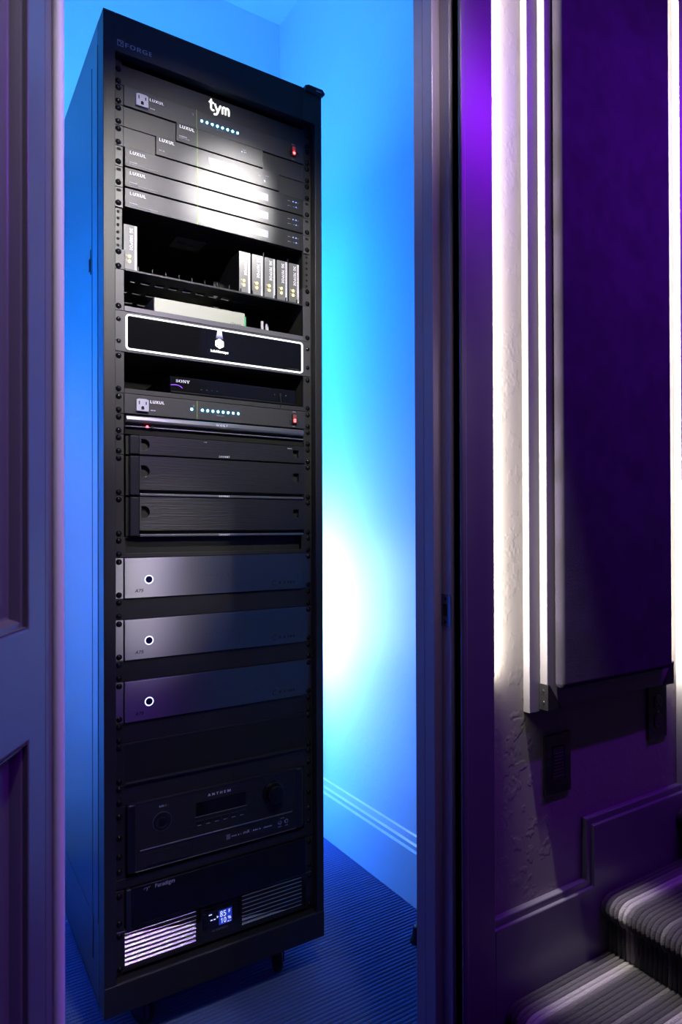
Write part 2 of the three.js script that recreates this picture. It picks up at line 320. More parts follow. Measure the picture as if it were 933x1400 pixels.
ledTape('unseen_led_strip', 'unseen white LED strip at the right panel edge, lights the wall end', 1.0265, 0.80, 2.40, 0.6125);

// wall plates
{
  const t = thing('light_switch', 'black rocker dimmer switch on the plaster wall below the acoustic panel', 'switch', [0.6845, 1.278 - 0.612, ZH]);
  const s = new THREE.Shape(); roundRect(s, -0.037, -0.0575, 0.037, 0.0575, 0.003);
  const h = new THREE.Path(); roundRect(h, -0.0165, -0.033, 0.0165, 0.033, 0.001); s.holes.push(h);
  part(t, 'wall_plate', extrude(s, 0.006, 0, 0.0018), M.plate);
  const rk = part(t, 'rocker', bx(-0.0155, 0.0155, -0.032, 0.032, 0, 0.0065, 0.001), M.blackPlastic);
  for (let i = 0; i < 8; i++) part(rk, 'louvre', bx(-0.0125, 0.0125, -0.025 + i * 0.0062, -0.0225 + i * 0.0062, 0.006, 0.0082, 0.0006), M.blackPlastic);
  for (const y of [-0.049, 0.049]) part(t, 'screw', cyl(0.0025, 0.0012, 0, y, 0.0055, 12), M.screw);
}
{
  const t = thing('power_outlet', 'black duplex power outlet on the wall under the panel corner', 'outlet', [1.0075, 0.717, ZH]);
  part(t, 'wall_plate', bx(-0.034, 0.034, -0.0575, 0.0575, 0, 0.006, 0.002), M.plate);
  for (const y of [-0.0195, 0.0195]) {
    const s = new THREE.Shape(); s.absarc(0, 0, 0.0165, 0.6, Math.PI - 0.6); s.absarc(0, 0, 0.0165, Math.PI + 0.6, 2 * Math.PI - 0.6);
    const g = extrude(s, 0.0025, 0.0055, 0.0006); g.translate(0, y, 0); const r = part(t, 'socket', g, M.blackSatin);
    part(r, 'slot', merge([bx(-0.008, -0.006, y, y + 0.008, 0.0078, 0.0083), bx(0.006, 0.008, y, y + 0.007, 0.0078, 0.0083), cyl(0.0028, 0.0005, 0, y - 0.007, 0.0078, 12)]), M.hole);
  }
  part(t, 'screw', cyl(0.0025, 0.001, 0, 0, 0.006, 12), M.chrome);
}

// ---------------------------------------------------------------- carpeted stair
{
  const t = thing('carpeted_stair', 'stair of striped ribbed carpet climbing right beside the skirting', 'stair', [0.264, 0, 0.62]);
  const RISE = 0.115, RUN = 0.263, top = (i) => 0.157 + i * RISE, noses = [0, RUN, 2 * RUN, 3 * RUN];
  const pts = [[0.03, 0]]; noses.forEach((x, i) => { const h = top(i) - 0.0045; pts.push([x + 0.03, h - 0.045], [x + 0.012, h - 0.036], [x + 0.008, h - 0.018], [x + 0.016, h - 0.004], [x + 0.03, h]); if (i < 3) pts.push([x + RUN + 0.03, h]); });
  pts.push([1.3, top(3) - 0.0045], [1.3, 0]);
  part(t, 'stair_core', extrude(shapeFrom(pts), 0.98, 0), M.ribDark);
  const ribGeo = (x, h, run, foot) => {
    const P = [[x + 0.0255, h - RISE + foot], [x + 0.0255, h - 0.07], [x + 0.025, h - 0.05], [x + 0.018, h - 0.043], [x + 0.007, h - 0.037], [x + 0.001, h - 0.027], [x + 0.001, h - 0.018], [x + 0.006, h - 0.009], [x + 0.017, h - 0.0035], [x + 0.034, h - 0.001], [x + run * 0.5, h - 0.001], [x + run + 0.03, h - 0.001]];
    const c = new THREE.CatmullRomCurve3(P.map(([a, b]) => new THREE.Vector3(a, b, 0)), false, 'catmullrom', 0.25);
    const g = new THREE.TubeGeometry(c, 40, 0.0046, 7, false);
    const uv = g.attributes.uv; for (let i = 0; i < uv.count; i++) uv.setXY(i, uv.getX(i) * 0.45, uv.getY(i) * 0.045); return g;
  };
  const tones = 'ddmmLLmdddpddmdddmLLmdddddmmddddddmLmdddddddd';
  for (const [k, foot] of [[1, 0.004], [2, 0.004], [3, 0.004]]) {
    const g = ribGeo(noses[k], top(k), RUN, foot);
    for (let i = 0; i < 60; i++) {
      const c = tones[i % tones.length]; const m = part(t, 'carpet_rib', g, c === 'L' ? M.ribLight : c === 'm' ? M.ribMid : M.ribDark); m.position.z = 0.005 + i * 0.0096;
    }
  }
}
// ==================================================================== the equipment rack
const RU = 0.04445, H0 = 1.945, CX = 0.2413;                         // rack unit, height of the first switch's top edge, rail centre
const UX = (x) => x - CX;
const hU = (u) => H0 - u * RU;
const rack = thing('equipment_rack', 'tall black steel equipment rack on casters, filled with audio video gear', 'rack', [CX, 0, 0]);
{
  const x0 = UX(-0.027), x1 = UX(0.5065), zf = 0.022, zb = -0.58, hb = 0.094, ht = 2.217;
  part(rack, 'front_post', bx(x0, UX(-0.002), hb, ht, -0.03, zf, 0.0015), M.powder);
  part(rack, 'front_post', bx(UX(0.4865), x1, hb, 2.135, -0.03, zf, 0.0015), M.powder);
  const hd = part(rack, 'header_panel', merge([bx(UX(-0.002), UX(0.452), 2.135, ht, -0.02, zf, 0.0015), bx(UX(0.4526), x1, 2.135, ht, -0.03, zf, 0.0015)]), M.powder);
  print(hd, 'brand_print', UX(-0.004), UX(0.075), 2.140, 2.168, zf, 9000, (g, w) => {
    g.strokeStyle = g.fillStyle = '#a5a59e'; g.lineWidth = 0.0018; g.strokeRect(0.0065, 0.0085, 0.0115, 0.0115); g.fillRect(0.006, 0.008, 0.006, 0.003); g.beginPath(); g.moveTo(0.010, 0.012); g.lineTo(0.016, 0.012); g.lineTo(0.012, 0.018); g.stroke();
    txt(g, 'FORGE', 0, 0.021, 0.0, '#a5a59e'); txt(g, 'FORGE', 0.0205, 0.0195, 0.0098, '#a5a59e', 'bold', 'sans-serif', 1.42);
  });
  part(rack, 'sill', merge([bx(UX(-0.002), UX(0.4865), hb, 0.158, -0.03, zf - 0.0005, 0.002)]), M.powder);
  part(rack, 'base_fascia', bx(x0 - 0.0004, x1 + 0.0004, hb - 0.001, 0.1565, -0.02, zf + 0.0015, 0.002), M.powder);
  part(rack, 'top_plate', bx(x0, x1, ht - 0.003, ht, zb, -0.021), M.powder);
  const left = part(rack, 'side_panel', merge([bx(x0, x0 + 0.004, hb, ht, zb, -0.03), bx(x0 - 0.0016, x0, 0.267, 2.148, zb + 0.02, -0.0835, 0.0007), bx(x0 - 0.0012, x0, 0.166, 0.262, zb + 0.02, -0.0835, 0.0005), bx(x0 - 0.001, x0, 0.267, 2.17, -0.0815, -0.03, 0.0004)]), M.powderSide);
  // recessed latch of the left panel
  part(left, 'latch', merge([bx(x0 - 0.0022, x0 - 0.0014, 1.69, 1.745, -0.098, -0.09), bx(x0 - 0.0024, x0 - 0.0014, 1.70, 1.728, -0.112, -0.102)]), M.hole, 'small black latch');
  part(rack, 'side_panel', bx(x1 - 0.004, x1, hb, ht, zb, -0.03), M.powderSide);
  part(rack, 'unseen_back_panel', bx(x0, x1, hb, ht, zb, zb + 0.003), M.inside);  // unseen; closes the rear so wall light stays out of the rack
  part(rack, 'floor_plate', bx(x0, x1, hb, hb + 0.004, zb, -0.02), M.inside);
  part(rack, 'inner_side', bx(UX(0.4635), UX(0.4655), 0.158, 2.135, -0.5, -0.004), M.inside);
  part(rack, 'inner_side', bx(UX(0.0165), UX(0.0185), 0.158, 2.135, -0.5, -0.004), M.inside);
  for (const sx of [0, 1]) {
    const a = sx ? UX(0.4642) : UX(-0.0018), b = sx ? UX(0.4862) : UX(0.0165);
    const r = part(rack, 'mounting_rail', bx(a, b, 0.158, 2.135, -0.0035, -0.0005), M.ear);
    const hs = []; for (let u = 3; u < 8; u++) for (const f of [0.18, 0.5, 0.82]) hs.push(cyl(0.0032, 0.0006, sx ? UX(0.4742) : UX(0.0085), hU(u + f), -0.0006, 12));
    part(r, 'screw_holes', merge(hs), M.hole);
  }
  // corner bracket on the top right
  const s = shapeFrom([[-0.030, 0], [0.020, 0], [0.026, 0.006], [0.027, 0.010], [0.020, 0.018], [-0.020, 0.018], [-0.029, 0.014]]);
  const cb = part(rack, 'corner_bracket', (() => { const g = extrude(s, 0.03, 0, 0.002); g.translate(UX(0.487), ht - 0.009, -0.002); return g; })(), M.blackSatin);
  part(cb, 'slot', bx(UX(0.487) + 0.001, UX(0.487) + 0.016, ht - 0.002, ht + 0.001, 0.0276, 0.0284), std([0.3, 0.4, 0.6], 0.4));  // pale blue slot: a glint put into its colour
  // casters
  for (const [x, z, a] of [[0.070, -0.055, 0.5], [0.412, -0.055, -0.3], [0.070, -0.5, 0.2], [0.412, -0.5, 1]]) {
    const fork = merge([bx(-0.03, 0.03, 0.086, 0.0938, -0.03, 0.03, 0.002), bx(-0.016, -0.013, 0.03, 0.086, -0.018, 0.022, 0.001), bx(0.013, 0.016, 0.03, 0.086, -0.018, 0.022, 0.001), bx(-0.016, 0.016, 0.078, 0.086, -0.02, 0.024, 0.002)]);
    const c = part(rack, 'caster', fork, M.chromeDark ?? (M.chromeDark = std([0.08, 0.08, 0.09], 0.3, 0.8))); c.position.set(UX(x), 0, z); c.rotation.y = a;
    const w = new THREE.LatheGeometry([[0.006, -0.011], [0.028, -0.011], [0.034, -0.008], [0.036, 0], [0.034, 0.008], [0.028, 0.011], [0.006, 0.011]].map((p) => new THREE.Vector2(...p)), 28); w.rotateZ(Math.PI / 2); w.translate(0, 0.038, 0.006);
    part(c, 'wheel', w, M.rubber);
  }
}

// shared pieces of rack units
const screwGeo = new THREE.LatheGeometry([[0, 0.0042], [0.0018, 0.0041], [0.004, 0.0032], [0.0052, 0.0014], [0.0054, 0.0008], [0.0062, 0.0007], [0.0064, 0]].map((p) => new THREE.Vector2(...p)), 14); screwGeo.rotateX(Math.PI / 2);
function unit(name, label, category, u0, n, group) {                // origin: bottom middle of the unit on the rail plane
  const t = thing(name, label, category, [CX, hU(u0 + n) + 0.0004, 0], group); t.userData.n = undefined; delete t.userData.n; t.H = n * RU - 0.0008; return t;
}
function screws(t, ys, z = 0.003) { for (const y of ys) for (const x of [0.0085, 0.4742]) { const s = part(t, 'rack_screw', screwGeo, M.screw); s.position.set(UX(x), y, z); } }
function ears(t, mat = M.ear, y0 = 0, y1 = t.H) { for (const [a, b] of [[0.0005, 0.0195], [0.4630, 0.4820]]) part(t, 'rack_ear', bx(UX(a), UX(b), y0, y1, 0, 0.003, 0.0008), mat); }
function body(t, depth = 0.3, y0 = 0.001, y1 = t.H - 0.001, x0 = 0.0215, x1 = 0.4612, mat = M.inside) { part(t, 'chassis', bx(UX(x0), UX(x1), y0, y1, -depth, 0.0005), mat); }
const fx = (t, u0, h) => h - (t.position.y);                        // absolute height to the unit's own

const font = await new FontLoader().loadAsync('fonts/droid/droid_sans_bold.typeface.json');

// 1U panel with the glowing letters
{
  const t = unit('blank_panel', 'black blank rack panel with three glowing white letters at the top', 'rack panel', -4, 1);
  part(t, 'panel', bx(UX(0.0005), UX(0.482), 0, t.H, 0, 0.003, 0.0008), M.powder);
  const shapes = [];
  { // rounded letters t y m drawn as strokes
    const S = 0.0023, tube = (pts, closed = false) => new THREE.TubeGeometry(new THREE.CatmullRomCurve3(pts.map(([x, y]) => new THREE.Vector3(x, y, 0)), closed, 'catmullrom', 0.5), pts.length * 6, S, 8, closed);
    const cap = (x, y) => { const g = new THREE.SphereGeometry(S, 10, 8); g.translate(x, y, 0); return g; };
    const st = (pts) => { shapes.push(tube(pts), cap(...pts[0]), cap(...pts[pts.length - 1])); };
    st([[0.0035, 0.0325], [0.0035, 0.022], [0.0035, 0.0135], [0.0055, 0.0098], [0.0095, 0.0095]]); st([[0.0, 0.0265], [0.0045, 0.0268], [0.0085, 0.0265]]);
    st([[0.0135, 0.0245], [0.0155, 0.019], [0.0195, 0.0105]]); st([[0.0265, 0.0245], [0.0225, 0.0155], [0.0185, 0.0055], [0.0155, 0.002], [0.0115, 0.0015]]);
    st([[0.0315, 0.0095], [0.0315, 0.017], [0.0318, 0.0215], [0.035, 0.0245], [0.0385, 0.0225], [0.0392, 0.017], [0.0392, 0.0095]]);
    st([[0.0392, 0.018], [0.041, 0.0232], [0.0438, 0.0245], [0.0468, 0.0222], [0.0475, 0.017], [0.0475, 0.0095]]);
  }
  const g = merge(shapes); g.scale(1, 1.0, 0.5); g.translate(UX(0.2155), 0.004, 0.0042); part(t, 'glowing_letters', g, glow([1, 1, 1], 1.7));
  screws(t, [0.006, t.H - 0.012]);
}
// power conditioners
function outletPart(t, x, y) {
  const w = 0.0135; const s = shapeFrom([[-w, -w], [w, -w], [w, w - 0.002], [w - 0.006, w], [-w + 0.006, w], [-w, w - 0.002]]);
  const g = extrude(s, 0.006, 0.006, 0.001); g.translate(x, y, 0); const o = part(t, 'outlet', g, M.outlet);
  const slot = merge([bx(x - 0.0085, x - 0.0063, y + 0.001, y + 0.0088, 0.0117, 0.0123), bx(x + 0.0063, x + 0.0085, y + 0.001, y + 0.0075, 0.0117, 0.0123), (() => { const q = new THREE.Shape(); q.absarc(0, 0.001, 0.0032, 0, Math.PI); q.lineTo(-0.0032, -0.0035); q.lineTo(0.0032, -0.0035); const e = extrude(q, 0.0006, 0.0117); e.translate(x, y - 0.0065, 0); return e; })()]);
  part(o, 'slot', slot, M.hole);
}
let pduPrint;
function powerConditioner(u, label, extraLed, on) {
  const t = unit('power_conditioner', label, 'power strip', u, 1, undefined);
  ears(t); body(t);
  part(t, 'faceplate', bx(UX(0.0198), UX(0.4627), 0.0005, t.H - 0.0005, 0, 0.006, 0.0008), M.pduFace);
  outletPart(t, UX(0.0578), 0.0205);
  const p = print(t, 'face_print', UX(0.025), UX(0.458), 0, t.H, 0.006, 3200, (g, w, h) => {
    txt(g, 'LUXUL', 0.0495, 0.0168, 0.0066, '#ffffff', 'bold', 'sans-serif', 1.15); tiny(g, 0.0515, 0.0335, 0.011, 0.0022, '#c8c6d6', 5);
    tiny(g, 0.146, 0.0125, 0.006, 0.0012, '#a9a7bb', 6); tiny(g, 0.149, 0.016, 0.003, 0.002, '#c8c6d6', 7);
    g.fillStyle = '#96b545'; g.fillRect(0.1572, 0, 0.0011, h); tiny(g, 0.205, 0.031, 0.02, 0.0012, '#8d98b0', 8);
    tiny(g, 0.404, 0.0045, 0.009, 0.0015, '#dddddd', 9); tiny(g, 0.404, 0.041, 0.008, 0.0015, '#b9b9b9', 10);
  }, { material: pduPrint }); pduPrint = p.material;
  const led = new THREE.SphereGeometry(0.0027, 12, 8); led.scale(1, 1, 0.5);
  for (let i = extraLed ? -1 : 0; i < 8; i++) { const m = part(t, 'status_led', led, M.blueLed); m.position.set(UX(i < 0 ? 0.1700 : 0.1955 + i * 0.01268), t.H * 0.515, 0.0064); }
  // lit red rocker with wire guard
  const rk = part(t, 'power_switch', bx(UX(0.4265), UX(0.4395), 0.010, 0.034, 0.006, 0.0105, 0.001), M.blackSatin);
  part(rk, 'red_rocker', bx(UX(0.4285), UX(0.4375), 0.0115, 0.0325, 0.0095, 0.0125, 0.001), glow([0.7, 0.01, 0.012], 0.30));
  part(rk, 'red_lamp', (() => { const g = new THREE.SphereGeometry(0.0042, 12, 8); g.scale(0.8, 1, 0.4); g.translate(UX(0.433), 0.0175, 0.0125); return g; })(), M.redLed);
  const gy = on ? 0.0205 : 0.0205; const guard = new THREE.TubeGeometry(new THREE.CatmullRomCurve3([[0.4225, 0.006], [0.4222, 0.016], [0.433, 0.0185], [0.4438, 0.016], [0.4435, 0.006]].map(([x, z]) => new THREE.Vector3(UX(x), gy - 0.004 * (z > 0.01 ? 1 : 0.2), z))), 18, 0.0009, 6);
  part(t, 'switch_guard', guard, M.blackSatin);
  screws(t, [0.0075, t.H - 0.0075]); return t;
}
powerConditioner(-3, 'black rack power conditioner with eight blue lights directly below the panel with glowing letters', false, true);

// small switches on 1U adapter plates
function ledDot(parent, x, y, z, r = 0.0011) { const g = new THREE.SphereGeometry(r, 8, 6); g.scale(1, 1, 0.5); g.translate(x, y, z); part(parent, 'status_led', g, M.dotLed); }
{
  const t = unit('network_switch', 'narrow network switch without a window between two blank plates, upper of the small ones', 'network switch', -2, 1);
  ears(t); body(t); part(t, 'adapter_plate', bx(UX(0.0198), UX(0.4627), 0.0003, t.H - 0.0003, 0, 0.0028, 0.0006), M.ear);
  const f = part(t, 'faceplate', bx(UX(0.1345), UX(0.3492), 0.0008, t.H - 0.0008, 0, 0.010, 0.0012), M.switchFace);
  print(f, 'face_print', UX(0.136), UX(0.348), 0, t.H, 0.010, 3600, (g, w, h) => {
    txt(g, 'LUXUL', 0.0045, 0.0118, 0.0072, '#ffffff', 'bold', 'sans-serif', 1.15); tiny(g, 0.0045, 0.031, 0.018, 0.0022, '#b5b5c2', 21); tiny(g, 0.0045, 0.0345, 0.024, 0.0016, '#9a9aa8', 22); g.fillStyle = '#96b545'; g.fillRect(0.0465, 0, 0.0009, h);
    tiny(g, 0.158, 0.016, 0.009, 0.0014, '#8f94b0', 23); tiny(g, 0.162, 0.021, 0.007, 0.0014, '#b9bfe0', 24);
  });
  ledDot(f, UX(0.2935), 0.0235, 0.0102); screws(t, [0.0075, t.H - 0.0075]);
}
{
  const t = unit('network_switch', 'network switch with a short grey window, lower of the two narrow ones', 'network switch', -1, 1);
  ears(t); body(t); part(t, 'adapter_plate', bx(UX(0.0198), UX(0.4627), 0.0003, t.H - 0.0003, 0, 0.0028, 0.0006), M.ear);
  const f = part(t, 'faceplate', bx(UX(0.0885), UX(0.3930), 0.0008, t.H - 0.0008, 0, 0.010, 0.0012), M.switchFace);
  print(f, 'face_print', UX(0.09), UX(0.392), 0, t.H, 0.010, 3200, (g, w, h) => {
    txt(g, 'LUXUL', 0.004, 0.0118, 0.0072, '#ffffff', 'bold', 'sans-serif', 1.15); tiny(g, 0.0045, 0.033, 0.013, 0.0022, '#b5b5c2', 31); g.fillStyle = '#96b545'; g.fillRect(0.0925, 0, 0.0009, h);
    tiny(g, 0.191, 0.018, 0.013, 0.0013, '#8f8f9c', 32); tiny(g, 0.191, 0.029, 0.013, 0.0013, '#8f8f9c', 33); tiny(g, 0.246, 0.021, 0.005, 0.0013, '#9a9ab0', 34); tiny(g, 0.265, 0.017, 0.009, 0.0013, '#9a9ab0', 35);
  });
  const wd = part(f, 'display_window', bx(UX(0.2095), UX(0.2805), 0.0135, 0.031, 0.0092, 0.0103, 0.0004), M.windowGray ?? (M.windowGray = std([0.17, 0.165, 0.22], 0.55)), 'pale grey display window');
  ledDot(f, UX(0.213), 0.0165, 0.0106); ledDot(f, UX(0.279), 0.0150, 0.0106); ledDot(f, UX(0.3528), 0.0145, 0.0103, 0.002);
  screws(t, [0.0075, t.H - 0.0075]);
}
// three full-width switches
let swPrint;
['upper', 'middle', 'lower'].forEach((w, i) => {
  const lb = ['full-width network switch with long grey window, topmost of the three alike', 'full-width network switch in the middle of the three alike with long windows', 'full-width network switch, lowest of three, directly above the open media shelf'][i];
  const t = unit('network_switch', lb, 'network switch', i, 1);
  const ear = part(t, 'rack_ear', bx(UX(0.0005), UX(0.0185), 0, t.H, 0, 0.003, 0.0008), M.earLight ?? (M.earLight = std([0.06, 0.058, 0.065], 0.4)));
  const e2 = part(t, 'rack_ear', bx(UX(0.4638), UX(0.4820), 0, t.H, 0, 0.003, 0.0008), M.earLight);
  for (const [e, x] of [[ear, 0.0095], [e2, 0.4735]]) { const s = new THREE.Shape(); roundRect(s, -0.0048, -0.003, 0.0048, 0.003, 0.0029); const g = extrude(s, 0.0005, 0.0027); g.translate(UX(x), t.H - 0.0068, 0); part(e, 'slot', g, M.hole); }
  body(t, 0.30, 0.001, t.H - 0.001, 0.0215, 0.4612, M.blackSatin);
  const f = part(t, 'faceplate', bx(UX(0.0205), UX(0.4600), 0.0010, t.H - 0.0010, 0, 0.010, 0.0012), M.switchFace);
  const p = print(f, 'face_print', UX(0.0215), UX(0.459), 0, t.H, 0.010, 3400, (g, w2, h) => {
    txt(g, 'LUXUL', 0.0085, 0.0150, 0.0072, '#ffffff', 'bold', 'sans-serif', 1.15); tiny(g, 0.0085, 0.0335, 0.0175, 0.0025, '#b5b5c2', 41); tiny(g, 0.0085, 0.0372, 0.062, 0.0015, '#9a9aa8', 42); g.fillStyle = '#96b545'; g.fillRect(0.1613, 0, 0.0009, h);
    for (const [x, y] of [[0.394, 0.0125], [0.394, 0.0245]]) tiny(g, x, y + 0.004, 0.009, 0.0013, '#b0b0c0', 43); tiny(g, 0.408, 0.0165, 0.016, 0.0013, '#7f8fd0', 44); tiny(g, 0.408, 0.0285, 0.016, 0.0013, '#7f8fd0', 45);
  }, { material: swPrint }); swPrint = p.material;
  part(f, 'display_window', bx(UX(0.2595), UX(0.3625), 0.0115, 0.0292, 0.0092, 0.0103, 0.0004), M.windowGray, 'pale grey display window');
  const R = rng(60 + i), dots = [[[0.272, 0], [0.279, 0], [0.270, 1], [0.277, 1], [0.284, 1], [0.307, 0], [0.313, 0], [0.340, 0], [0.346, 0], [0.334, 1], [0.341, 1], [0.348, 1], [0.356, 1]], [[0.266, 0], [0.279, 0], [0.286, 0], [0.307, 1], [0.314, 1], [0.340, 1], [0.356, 1]], [[0.306, 0], [0.313, 0], [0.305, 1], [0.311, 1], [0.347, 1]]][i];
  for (const [x, r] of dots) ledDot(f, UX(x), r ? 0.0155 : 0.0225, 0.0104, 0.0012);
  for (const [x, y] of [[0.4305, 0.0285], [0.4385, 0.0285], [0.4390, 0.0165]]) ledDot(f, UX(x), y, 0.0104, 0.0013);
  screws(t, [0.0095]);
});
// grey rating label under the lowest switch
{
  const t = thing('rating_sticker', 'grey rating label stuck under the lowest switch, above the open shelf', 'sticker', [0.199, hU(3) + 0.0006, -0.10]);
  const g = bx(-0.036, 0.036, -0.0006, 0, -0.035, 0.03); part(t, 'label_sheet', g, M.sticker);
  part(t, 'printed_block', merge([bx(-0.026, -0.006, -0.0009, -0.0005, -0.006, 0.006), bx(0.004, 0.028, -0.0009, -0.0005, -0.01, -0.004)]), M.blackPlastic);
}

// ---------------------------------------------------------------- open media shelf with six extender boxes
const shelfY = hU(6) + 0.0016;
{
  const t = unit('media_shelf', 'black fingered rack shelf carrying the grey extender boxes', 'rack shelf', 5, 1);
  for (const [a, b] of [[0.0005, 0.0225], [0.4600, 0.4820]]) part(t, 'rack_ear', merge([bx(UX(a), UX(b), 0, t.H, 0, 0.003, 0.0008), bx(UX(a < 0.1 ? 0.0205 : 0.4600), UX(a < 0.1 ? 0.0225 : 0.4620), 0, t.H, -0.25, 0.003)]), M.earLight);
  // tray with vent slots seen from below
  const s = new THREE.Shape(); s.moveTo(UX(0.0225), 0.0); s.lineTo(UX(0.46), 0); s.lineTo(UX(0.46), 0.28); s.lineTo(UX(0.0225), 0.28); s.closePath();
  for (let r = 0; r < 3; r++) for (let i = 0; i < 13; i++) { const x = UX(0.040) + i * 0.0325, y = 0.05 + r * 0.075; const h = new THREE.Path(); roundRect(h, x, y, x + 0.022, y + 0.016, 0.003); s.holes.push(h); }
  const g = extrude(s, 0.0016, 0); g.rotateX(-Math.PI / 2); g.translate(0, 0.0, 0.003); part(t, 'tray', boxUV(g), M.blackSatin);
  part(t, 'front_lip', bx(UX(0.0225), UX(0.46), -0.001, 0.0032, 0.0015, 0.0045, 0.0006), M.ear);
  for (let i = 0; i < 14; i++) { const x = 0.0515 + i * 0.0303; part(t, 'finger', bx(UX(x) - 0.0007, UX(x) + 0.0007, 0.0016, 0.0125, -0.002, 0.0035, 0.0004), M.earLight); }
  for (const x of [0.356, 0.4225]) part(t, 'divider_rod', bx(UX(x) - 0.0008, UX(x) + 0.0008, 0.0016, 0.112, -0.006, -0.0035), M.ear);
  screws(t, [0.0065, t.H - 0.0065]);
}
function boxPrint(big) {
  return (g, w, h) => {
    g.save(); g.translate(w / 2, h / 2); g.rotate(Math.PI / 2); g.translate(-h / 2, -w / 2);   // now x runs down the box
    txt(g, big, 0.006, 0.0165, 0.0072, '#f2f2f8', 'bold', 'sans-serif', 0.98);
    g.fillStyle = '#e6e6ee'; g.fillRect(0.0012, 0.0015, h - 0.0025, 0.0046); tiny(g, 0.003, 0.0052, h - 0.008, 0.0022, '#a9a9b4', 70);
    tiny(g, 0.066, 0.0245, 0.005, 0.0022, '#e8d9a0', 71); tiny(g, 0.076, 0.0245, 0.005, 0.0022, '#e8d9a0', 72); g.restore();
  };
}
const faceMats = {};
function extenderBox(x0, label, big, tone) {
  const t = thing('extender_box', label, 'extender box', [x0 + 0.0146, shelfY, 0], 'video extender boxes standing on the shelf');
  part(t, 'case', bx(-0.0145, 0.0145, 0, 0.102, -0.13, -0.0062, 0.0008), M.blackSatin);
  const m = M['label' + tone] ?? (M['label' + tone] = std([tone, tone * 0.99, tone], 0.5));
  const f = part(t, 'label_face', bx(-0.0146, 0.0146, 0, 0.1022, -0.0062, -0.004, 0.0005), m);
  const p = print(f, 'face_print', -0.0143, 0.0143, 0.0005, 0.1017, -0.004, 6000, boxPrint(big), { material: faceMats[big] }); faceMats[big] = p.material;
  for (const y of [0.0225, 0.0335]) { const s = new THREE.SphereGeometry(0.0030, 12, 8); s.scale(1, 1, 0.4); s.translate(-0.0022, y, -0.0038); part(f, 'yellow_led', s, M.yellowLed); }
}
extenderBox(0.0215, 'grey extender box with yellow lights, standing alone at the left end of the shelf', '3G 508POE', 0.22);
[[0.2920, 'grey extender box, leftmost of the five grouped on the shelf', 0.2], [0.3255, 'grey extender box, second from left in the group of five', 0.2], [0.3590, 'grey extender box, middle one of the group of five', 0.18], [0.3925, 'grey extender box darkened for shade, second from right in the group of five', 0.14], [0.4255, 'grey extender box darkened for shade, at the right end of the shelf', 0.14]].forEach(([x, l, tn]) => extenderBox(x, l, '3G 707POE', tn));  // the right-hand boxes carry the jamb shade in their tone
{ // dark retail carton at the back of the shelf
  const t = thing('carton', 'dark printed carton lying behind the extender boxes on the shelf', 'box', [0.335, shelfY, -0.16]);
  part(t, 'carton_body', bx(-0.055, 0.10, 0, 0.07, -0.12, 0.02, 0.001), M.blackPlastic);
  print(t, 'carton_print', -0.055, 0.1, 0, 0.07, 0.02, 2000, (g, w, h) => { tiny(g, 0.02, 0.02, 0.05, 0.006, '#3c3c44', 81); g.fillStyle = '#4f4870'; g.beginPath(); g.moveTo(0.03, 0.06); g.lineTo(0.06, 0.035); g.lineTo(0.06, 0.06); g.fill(); g.fillStyle = '#34343a'; g.beginPath(); g.arc(0.012, 0.045, 0.007, 0, 7); g.fill(); });
}

// ---------------------------------------------------------------- shelf with the silver box
{
  const t = unit('rack_shelf', 'shallow rack shelf with a bright front lip above the glowing frame player', 'rack shelf', 6, 2);
  for (const [a, b] of [[0.0005, 0.0205], [0.4620, 0.4820]]) part(t, 'rack_ear', bx(UX(a), UX(b), 0, t.H, 0, 0.003, 0.0008), M.earLight);
  part(t, 'tray', bx(UX(0.0205), UX(0.462), 0, 0.0016, -0.28, 0.002), M.blackSatin);
  part(t, 'front_lip', bx(UX(0.0210), UX(0.4615), 0.0, 0.0115, 0.0010, 0.0035, 0.0008), M.lip ?? (M.lip = std([0.13, 0.125, 0.14], 0.4, 0.3)));
  screws(t, [0.009]);
}
{
  const y = hU(8) + 0.0022, t = thing('silver_box', 'pale silver media box standing behind the shelf lip', 'media box', [0.208, y, -0.03]);
  part(t, 'case', bx(0.095 - 0.208, 0.318 - 0.208, 0, 0.052, -0.2, 0, 0.002), M.silverCase);
  print(t, 'face_print', 0.275 - 0.208, 0.318 - 0.208, 0.008, 0.036, 0, 4000, (g, w, h) => txt(g, 'clean', 0.004, 0.019, 0.0075, '#3a3a36', 'normal', 'sans-serif', 1.2));
  part(t, 'green_light', bx(0.3185 - 0.208, 0.3208 - 0.208, 0.004, 0.044, -0.004, 0.0005, 0.0005), M.greenLed);
  const c = thing('signal_cables', 'pair of pale flat cables hanging right of the silver box', 'cable', [0.385, y, -0.05]);
  part(c, 'cable', bx(-0.014, -0.007, 0, 0.048, -0.004, 0, 0.001), M.outlet); part(c, 'cable', bx(0.006, 0.012, 0.008, 0.05, -0.02, -0.016, 0.001), M.outlet); part(c, 'cable', bx(0.015, 0.02, 0.006, 0.05, -0.03, -0.026, 0.001), M.outlet);
}
